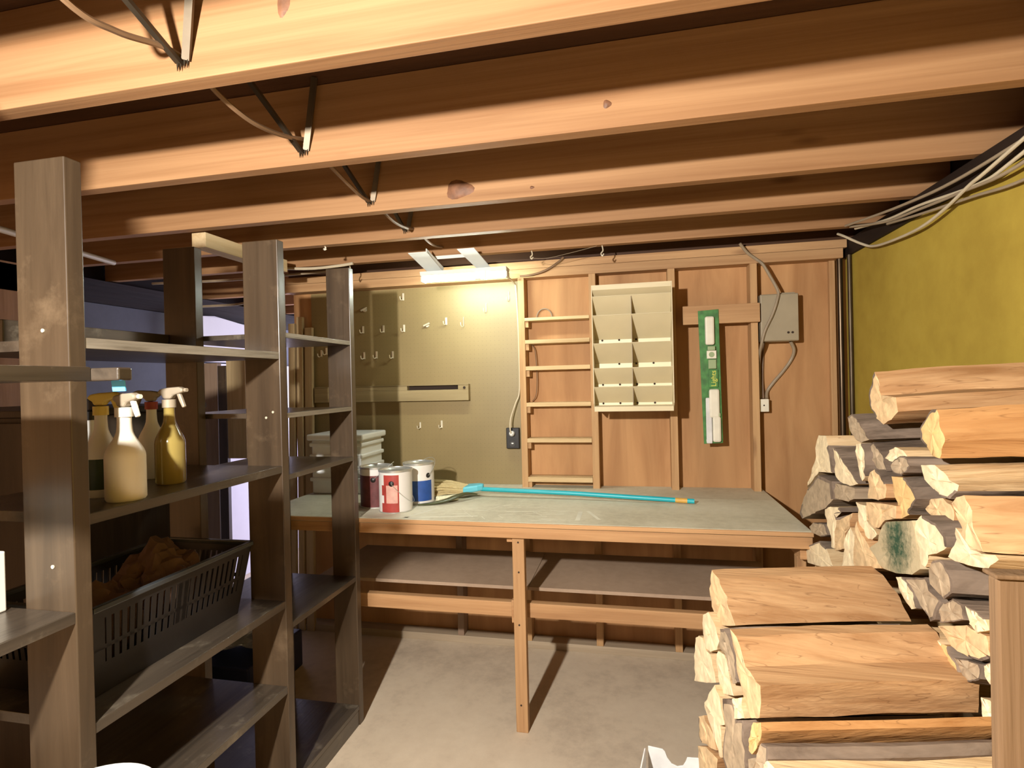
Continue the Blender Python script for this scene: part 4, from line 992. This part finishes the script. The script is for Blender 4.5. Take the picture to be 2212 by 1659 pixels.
MB().box(-1.648, -1.332, 1.127, 1.638, bz0, bz0 + .004).build('basket_floor', M['black'], T0)
rim = [bp(0, 1, 1), bp(1, 1, 1), bp(1, 0, 1), bp(0, 0, 1)]
m = MB()
for i in range(4): m.obox(rim[i] + Vector((0, 0, .003)), rim[(i + 1) % 4] + Vector((0, 0, .003)), .018, .014)
m.build('basket_rim', plain('glossy_black_rim', (.05, .055, .06), .22), T0, bevel=.003)

def lump(name, c, r, mat, seed, amp=.35, sub=4, flat=1.0, fr=2.2):
    bm = bmesh.new(); bmesh.ops.create_icosphere(bm, subdivisions=sub, radius=1.0)
    for v in bm.verts:
        n = v.co.normalized()
        d = mnoise.noise(n * fr + Vector((seed, seed * .7, 0))) + .45 * mnoise.noise(n * fr * 2.7 + Vector((0, seed, seed))) + .25 * abs(mnoise.noise(n * fr * 6 + Vector((seed, 0, 3))))
        v.co = Vector((n.x * r[0], n.y * r[1], n.z * r[2])) * (1 + amp * d)
    zs = min(v.co.z for v in bm.verts)
    mm = MB()
    vs = [Vector(c) + Vector((v.co.x, v.co.y, v.co.z - zs)) for v in bm.verts]
    mm.add(vs, [[v.index for v in f.verts] for f in bm.faces]); bm.free()
    return mm.build(name, M[mat], smooth=True, angle=25)
o = lump('crumpled_paper', (-1.49, 1.27, .768), (.10, .10, .10), 'paper', 1.3); tag(o, 'crumpled brown paper bag at the near end of the black basket', 'paper')
o = lump('crumpled_paper', (-1.49, 1.48, .768), (.105, .12, .125), 'paper', 5.1); tag(o, 'taller crumpled brown paper bag in the middle of the black basket', 'paper')

# ---- white boxes at the far left edge
o = MB().box(-1.66, -1.402, .72, .985, 1.0355, 1.172).build('cardboard_box', M['boxcard'], bevel=.003)
tag(o, 'white box at the left edge of the photo, lower of two on the near shelf', 'box')
MB().box(-1.56, -1.44, .7195, .7199, 1.06, 1.075).build('print_strip', M['greytrig'], o)
MB().box(-1.4018, -1.4012, .88, .955, 1.062, 1.070).build('print_strip', M['greytrig'], o)
o = lump('paper_sack', (-1.545, .86, 1.1725), (.115, .10, .055), 'boxcard', 9.0, amp=.2); tag(o, 'white crumpled sack on the white box at the left edge', 'sack')

# ================================================================ THINGS BEHIND THE SHELVES
T0 = thing('storage_cabinet', 'large dark cabinet standing behind the dark shelves on the left', 'cabinet', (-2.5, 2.0, 0))
MB().box(-2.98, -1.99, 1.60, 2.24, .06, 1.44).build('cabinet_body', M['cab'], T0, bevel=.004)
MB().box(-3.0, -1.97, 1.585, 2.255, 1.4402, 1.465).build('cabinet_top', M['cab'], T0, bevel=.003)
MB().box(-2.95, -2.02, 1.64, 2.20, 0, .0598).build('plinth', M['cab'], T0)
for xa, xb in ((-2.96, -2.49), (-2.48, -2.01)): 
    d_ = MB().box(xa, xb, 1.585, 1.5995, .09, 1.42).build('door', M['cab'], T0, bevel=.003)
    MB().tube([((-2.515 if xa < -2.6 else -2.455), 1.575, .75), ((-2.515 if xa < -2.6 else -2.455), 1.575, .87)], .006, 8).build('handle', M['metal'], d_)
T0 = thing('plastic_tote', 'grey tote topped with shiny crumpled plastic, on the floor behind the dark shelves', 'tote', (-2.05, 2.45, 0))
MB().prism([(-2.28, 2.28, 0), (-1.80, 2.28, 0), (-1.80, 2.72, 0), (-2.28, 2.72, 0)], (0, 0, .20)).build('tote_body', plain('navy_tote', (.015, .02, .06), .4), T0, bevel=.01)
o = lump('plastic_sheet', (-2.04, 2.50, .2005), (.19, .17, .07), 'plasticwrap', 3.7, amp=.45, fr=3.5)
tag(o, 'crumpled shiny grey plastic sheet heaped on the tote behind the shelves', 'plastic sheet')
for i, (xa, xb, ln, lab) in enumerate(((-2.135, -2.092, 1.93, 'leftmost of three leaning on the back wall between the dark uprights'), (-2.075, -2.035, 1.97, 'middle one of three leaning on the back wall between the dark uprights'), (-2.020, -1.970, 1.90, 'rightmost of three leaning on the back wall, beside the pegboard'))):
    o = MB().prism([(xa, 3.10, .0005), (xb, 3.10, .0005), (xb, 3.125, .0005), (xa, 3.125, .0005)], (.0, .055, ln)).build('leaning_board', M['lumber'], bevel=.002)
    tag(o, 'pale board, ' + lab, 'board', 'boards leaning on the back wall')
o = MB().prism([(-2.852, 3.20, .0005), (-2.722, 3.20, .0005), (-2.722, 3.24, .0005), (-2.852, 3.24, .0005)], (0, .02, 1.70)).build('standing_plank', M['oldplank'], bevel=.002)
tag(o, 'brown plank standing in the opening behind the shelves, left of two', 'plank')
o = MB().prism([(-2.715, 3.205, .0005), (-2.651, 3.205, .0005), (-2.651, 3.235, .0005), (-2.715, 3.235, .0005)], (0, .01, 1.68)).build('standing_plank', M['darkz'], bevel=.002)  # dark strip put in for the darkness of the gap between the planks
tag(o, 'dark strip added to fill the dark gap between the two planks behind the shelves', 'post')
o = MB().box(-2.648, -2.505, 3.215, 3.245, 1.06, 1.715).build('standing_plank', M['lumber'], bevel=.002)
tag(o, 'pale wide plank hung in the opening behind the shelves, right of two', 'plank')
MB().box(-2.52, -2.48, 3.246, 3.26, 1.0, 1.90).build('hanging_strip', M['oldplank'], o)
o = MB().box(-1.865, -1.795, 2.075, 2.66, 2.145, 2.2095).build('stored_lumber', M['lumbery'], bevel=.002)
tag(o, 'pale length of lumber stored up under the joists between the dark uprights', 'lumber')
o = MB().tube([(-2.36, 1.45, 2.176), (-2.56, 2.33, 2.180)], .013, 10).build('pale_rod', M['cream_cable'], smooth=True)
tag(o, 'pale rod hanging under the joists behind the nearest upright', 'rod')
for k, (pts, lab) in enumerate((([(-2.9, 2.9, 2.19), (-2.4, 2.93, 2.185), (-2.0, 2.95, 2.195), (-1.75, 2.97, 2.205)], 'upper brown cable sagging under the joists at the far left'),
                               ([(-2.9, 3.05, 2.06), (-2.6, 3.05, 2.055), (-2.4, 3.06, 2.06), (-2.25, 3.08, 2.10), (-2.15, 3.10, 2.17)], 'lower brown cable curling up under the joists at the far left'))):
    o = MB().tube(smooth_path(pts), .008, 7).build('cable', M['romex'], smooth=True)
    tag(o, lab, 'cable')
o = MB().tube(smooth_path([(-1.95, 2.815, 2.205), (-1.75, 2.82, 2.192), (-1.58, 2.825, 2.198), (-1.50, 2.828, 2.206)]), .008, 7).build('cable', M['cream_cable'], smooth=True)
tag(o, 'pale cable under the farthest joist above the last dark upright', 'cable')

# ================================================================ OVERHEAD: BRIDGING AND WIRES
def bridging(y0, y1, x, lab):
    t = thing('joist_bridging', lab, 'bridging', (x, (y0 + y1) / 2, 2.22), 'metal bridging between the joists')
    def strap(a, b, dx):
        d = (Vector(b) - Vector(a)).normalized()
        mm = MB()
        mm.obox(a, b, .019, .0022, (0, .5, .8)); mm.obox(Vector(a) + Vector((.009, 0, -.004)), Vector(b) + Vector((.009, 0, -.004)), .002, .010, (0, .5, .8))
        for s in (-.004, .004):
            e = Vector(b)
            mm.prism([e + Vector((s - .0035, 0, .004)), e + Vector((s + .0035, 0, .004)), e + Vector((s, -.002, -.018))], (0, .0018, 0))
        return mm.build('strap', M['metal'], t)
    strap((x, y0, 2.425), (x, y1 - .006, 2.245), 0)
    strap((x + .075, y1 - .045, 2.442), (x + .016, y1 - .004, 2.250), 0)
    MB().box(x - .012, x + .012, y0, y0 + .003, 2.40, 2.442).build('nail_tab', M['metal'], t)
bridging(.605, 1.046, -.955, 'nearest dark metal bridging strap pair meeting the bottom of the nearest joist')
bridging(1.091, 1.530, -.972, 'second metal bridging between the nearest and second joists')
bridging(1.575, 2.020, -.995, 'third metal bridging between the second and third joists')
bridging(2.065, 2.430, -1.02, 'fourth metal bridging between the third and fourth joists')
for pts, lab in (([(-.97, .62, 2.30), (-.97, .80, 2.226), (-.97, .90, 2.232), (-.965, 1.0, 2.262), (-.955, 1.044, 2.262)], 'brown wire sagging to the nearest joist beside the metal bridging'),
                 ([(-.97, 1.092, 2.285), (-.97, 1.17, 2.248), (-.97, 1.29, 2.234), (-.968, 1.42, 2.252), (-.965, 1.528, 2.285)], 'brown wire sagging between the nearest and second joists'),
                 ([(-.97, 1.576, 2.29), (-.97, 1.70, 2.262), (-.975, 1.80, 2.250), (-.985, 1.93, 2.243), (-.99, 2.018, 2.25)], 'brown wire sagging between the second and third joists'),
                 ([(-.97, 2.066, 2.235), (-.97, 2.18, 2.218), (-.975, 2.31, 2.227), (-.98, 2.428, 2.25)], 'brown wire sagging between the third and fourth joists'),
                 ([(-.975, 2.476, 2.26), (-.975, 2.60, 2.235), (-.98, 2.72, 2.240), (-.98, 2.838, 2.26)], 'brown wire between the fourth joist and the lamp joist')):
    o = MB().tube(smooth_path(pts), .0065, 7).build('wire', M['brown_cable'], smooth=True)
    tag(o, lab, 'wire', 'house wire crossing the joists')
# cable bundle along the top of the yellow wall
for pts, r, mt, lab in (
    ([(1.06, 1.4, 2.19), (1.06, 1.818, 2.118), (1.063, 2.0, 2.108), (1.062, 2.344, 2.150), (1.055, 2.60, 2.168), (1.02, 2.838, 2.196)], .0055, 'cream_cable', 'pale cable along the top of the yellow wall, upper of the bundle'),
    ([(1.062, 1.4, 2.14), (1.06, 1.81, 2.095), (1.062, 2.08, 2.112), (1.058, 2.35, 2.135), (1.05, 2.60, 2.160), (1.00, 2.838, 2.206)], .0055, 'romex', 'beige cable along the top of the yellow wall, middle of the bundle'),
    ([(1.085, 1.4, 2.06), (1.08, 1.81, 2.058), (1.075, 2.05, 2.085), (1.065, 2.35, 2.118), (1.055, 2.6, 2.150)], .005, 'romex', 'beige cable along the top of the yellow wall, lowest of the bundle'),
    ([(1.05, 1.4, 2.22), (1.05, 1.90, 2.13), (1.055, 2.02, 2.116), (1.060, 2.18, 2.085), (1.065, 2.36, 2.068), (1.070, 2.60, 2.078), (1.07, 2.78, 2.098), (1.05, 2.86, 2.130), (1.01, 2.95, 2.190), (1.0, 3.00, 2.214)], .0058, 'cream_cable', 'cream cable hanging in a loop down the yellow wall'),
    ([(1.07, 1.5, 2.17), (1.055, 2.05, 2.155), (1.04, 2.45, 2.180), (.98, 2.84, 2.212)], .0055, 'romex', 'beige cable highest above the yellow wall, against the dark joists')):
    o = MB().tube(smooth_path(pts), r, 8).build('cable', M[mt], smooth=True)
    tag(o, lab, 'cable', 'cable bundle over the yellow wall')

# ================================================================ FIREWOOD
def log(name, lab, outline, axis, length, bark, mats, group, seed, taper=.0):
    """a split log: a noisy prism of the end outline, with pale end grain and bark on the given edges"""
    rnd = random.Random(seed)
    pts = []; flag = []
    n = len(outline)
    per = sum((Vector(outline[(i + 1) % n]) - Vector(outline[i])).length for i in range(n))
    for i in range(n):
        a = Vector(outline[i]); b = Vector(outline[(i + 1) % n])
        k = max(1, int(round((b - a).length / per * 30)))
        for q in range(k):
            pts.append(a.lerp(b, q / k)); flag.append(i in bark)
    N_ = len(pts); c = sum(pts, Vector()) / N_
    ax = Vector(axis).normalized(); RN = 12
    vs = []; fs = []; mi = []
    off = Vector((seed * 1.37, seed * .61, seed * 2.11))
    for r in range(RN + 1):
        t = r / RN
        for i, p in enumerate(pts):
            q = p + ax * (length * t)
            amp = .0055 if flag[i] else .0036
            s = Vector((p.y * 28, p.z * 28, t * 3.2)) + off
            d = mnoise.noise(s) + .6 * mnoise.noise(Vector((p.y * 90, p.z * 90, t * 7)) + off)
            w = 1.0 if 0 < r < RN else .45
            dirv = (p - c); dirv = dirv.normalized() if dirv.length > 1e-6 else Vector((0, 0, 1))
            bow = Vector((0, 0, 1)) * (.004 * math.sin(PI * t) * math.sin(seed))
            jag = ax * (.0055 * mnoise.noise(Vector((p.y * 35, p.z * 35, 7 * r)) + off)) if r in (0, RN) else Vector()
            vs.append(q + dirv * (amp * d * w - .001) + bow + jag)
    for r in range(RN):
        for i in range(N_):
            j = (i + 1) % N_
            fs.append((r * N_ + i, r * N_ + j, (r + 1) * N_ + j, (r + 1) * N_ + i)); mi.append(2 if flag[i] else 0)
    for r, sgn in ((0, -1), (RN, 1)):
        base = len(vs); cc = c + ax * (length * (r / RN))
        for i in range(N_):
            e = vs[r * N_ + i]
            f = .88 if flag[i] or flag[i - 1] else .94
            vs.append(cc.lerp(e, f) + ax * (sgn * rnd.uniform(-.0005, .002)))
        b2 = len(vs)
        for i in range(N_):
            vs.append(cc.lerp(vs[r * N_ + i], .45) + ax * (sgn * rnd.uniform(-.003, .003)))
        ce = len(vs); vs.append(cc + ax * (sgn * rnd.uniform(-.003, .003)))
        for i in range(N_):
            j = (i + 1) % N_
            fs.append((r * N_ + i, r * N_ + j, base + j, base + i)); mi.append(2 if flag[i] else 1)
            fs.append((base + i, base + j, b2 + j, b2 + i)); mi.append(1)
            fs.append((b2 + i, b2 + j, ce)); mi.append(1)
    mm = MB(); mm.add(vs, fs); mm.m = mi
    o = mm.build(name, mats, smooth=True, angle=32)
    return tag(o, lab, 'firewood', group)

GREEN_END = mottled('end_grain_green_mark', [(.3, (.48, .38, .22)), (.7, (.64, .53, .34))], (10, 60), rough=.85, bump=.3, spots=[((0, -.005, .095), (.8, .15, .20), 1.0)], spotcol=(.03, .075, .04))
AXR = Vector((1, -.11, .045)).normalized()
AF = math.radians(12.3)
UF = Vector((math.cos(AF), math.sin(AF), 0)); VF = Vector((-math.sin(AF), math.cos(AF), 0))
for i, (st, lab, tone, s, L, out, bark) in enumerate(LOGS):
    if st == 'B':
        ol = [(s, y, z) for y, z in out]; ax = AXR; grp = 'logs of the rear firewood stack'
    else:
        ol = [tuple(UF * s + VF * d + Vector((0, 0, z))) for d, z in out]; ax = UF; grp = 'logs of the front firewood stack'
    e = {'c': 'end_c', 't': 'end_t', 'o': 'end_o', 'g': 'end_g', 's': 'end_t'}[tone]
    mats = [M['split_' + tone], GREEN_END if tone == 's' else M[e], M['bark']]
    log('split_log', lab, ol, ax, L, bark, mats, grp, i + 1)

# hidden base courses that carry the two stacks
rnd = random.Random(11)
def base_log(stk, d0, d1, z0, z1, s, L, k):
    w = d1 - d0; h = z1 - z0
    shp = [(d0, z0), (d1 - .1 * w, z0), (d1, z0 + .3 * h), (d0 + .7 * w, z1), (d0 + .2 * w, z1)] if k % 2 else [(d0 + .1 * w, z0), (d1, z0), (d1, z1 - .25 * h), (d0 + .55 * w, z1), (d0, z1 - .1 * h)]
    tone = rnd.choice('cctg')
    if stk == 'B':
        ol = [(s, y, z) for y, z in shp]; ax = (1, 0, 0)
    else:
        ol = [tuple(UF * s + VF * d + Vector((0, 0, z))) for d, z in shp]; ax = UF
    e = {'c': 'end_c', 't': 'end_t', 'g': 'end_g'}[tone]
    log('split_log', 'split log in the buried lower courses of the ' + ('rear' if stk == 'B' else 'front') + ' firewood stack', ol, ax, L, [1] if k % 3 == 0 else [], [M['split_' + tone], M[e], M['bark']], 'buried logs of the ' + ('rear' if stk == 'B' else 'front') + ' firewood stack', 200 + k + (50 if stk == 'F' else 0))
k = 0
for zi in range(6):
    ys = .78
    while ys < 2.30:
        w = rnd.uniform(.13, .19)
        z1 = .002 + (zi + 1) * .132
        base_log('B', ys, ys + w - .004, .002 + zi * .132, z1 - .003, .69 + rnd.uniform(-.01, .02), .38, k); k += 1
        ys += w
for zi in range(3):
    ds = 1.02
    while ds < 1.50:
        w = rnd.uniform(.15, .19)
        base_log('F', ds, ds + w - .004, .002 + zi * .134, .002 + (zi + 1) * .134 - .003, .50 + rnd.uniform(-.005, .01), .43, k); k += 1
        ds += w
for d0, d1, z0, z1 in ((1.03, 1.19, .41, .56), (1.22, 1.40, .41, .56), (1.03, 1.18, .565, .71), (1.22, 1.31, .565, .575)):
    if z1 - z0 > .05:
        base_log('F', d0, d1, z0, z1, .49, .43, k); k += 1

# rough post standing in front of the wood
T0 = thing('wood_post', 'rough wooden post standing in front of the firewood at the right edge', 'post', (.47, .836, 0))
MB().box(.448, .56, .82, .85, 1.2622, 1.268).build('post_cap', M['postwood'], T0, bevel=.002)
MB().box(.452, .488, .826, .846, 0, 1.262).build('post_shaft', M['postwood'], T0, bevel=.004)

# ================================================================ FLOOR THINGS AT THE BOTTOM EDGE
T0 = thing('open_box', 'dirty white open box with a notched rim on the floor beside the firewood', 'box', (.09, 1.5, 0))
a = math.radians(-10)
def L_(x, y, z):
    return Vector((.018 + x * math.cos(a) - y * math.sin(a), 1.645 + x * math.sin(a) + y * math.cos(a), z))
h = .466
def panel(pts, n, name):
    return MB().prism([L_(*p) for p in pts], L_(*n) - L_(0, 0, 0)).build(name, M['clothgrey'], T0, bevel=.001)
notch = [(.052, h - .006), (.058, h - .022), (.070, h - .036), (.085, h - .040), (.100, h - .034), (.108, h - .020), (.112, h - .008)]
panel([(0, 0, 0), (.158, 0, 0), (.158, 0, h - .006), (.15, 0, h - .002)] + [(x, 0, z) for x, z in reversed(notch)] + [(.045, 0, h), (.004, 0, h)], (0, -.004, 0), 'notched_panel')
panel([(0, -.006, 0), (0, -.30, 0), (0, -.30, h - .03), (0, -.05, h), (0, -.02, h + .003)], (-.004, 0, 0), 'box_side')
panel([(.158, -.006, 0), (.158, -.30, 0), (.158, -.30, h - .03), (.158, -.02, h - .008)], (.004, 0, 0), 'box_side')
panel([(0, -.30, 0), (.158, -.30, 0), (.158, -.30, h - .03), (0, -.30, h - .03)], (0, -.004, 0), 'box_front')
panel([(0, -.006, .002), (.158, -.006, .002), (.158, -.30, .002), (0, -.30, .002)], (0, 0, .004), 'box_bottom')
o = lump('black_bag', (-.090, 1.47, .001), (.072, .085, .20), 'black', 4.2, amp=.12); tag(o, 'black plastic bag on the floor beside the dirty white box', 'bag')
T0 = thing('trash_bin', 'white round bin with a domed lid at the bottom left edge', 'bin', (-.985, .80, 0))
MB().lathe([(0, 0), (.10, 0), (.105, .01), (.118, .745), (0, .745)], (-.985, .80, 0), 40).build('bin_body', M['white'], T0, smooth=True)
MB().lathe([(.122, .745), (.127, .75), (.127, .77), (.120, .782), (.085, .794), (0, .798)], (-.985, .80, .0003), 48).build('bin_lid', M['white'], T0, smooth=True)
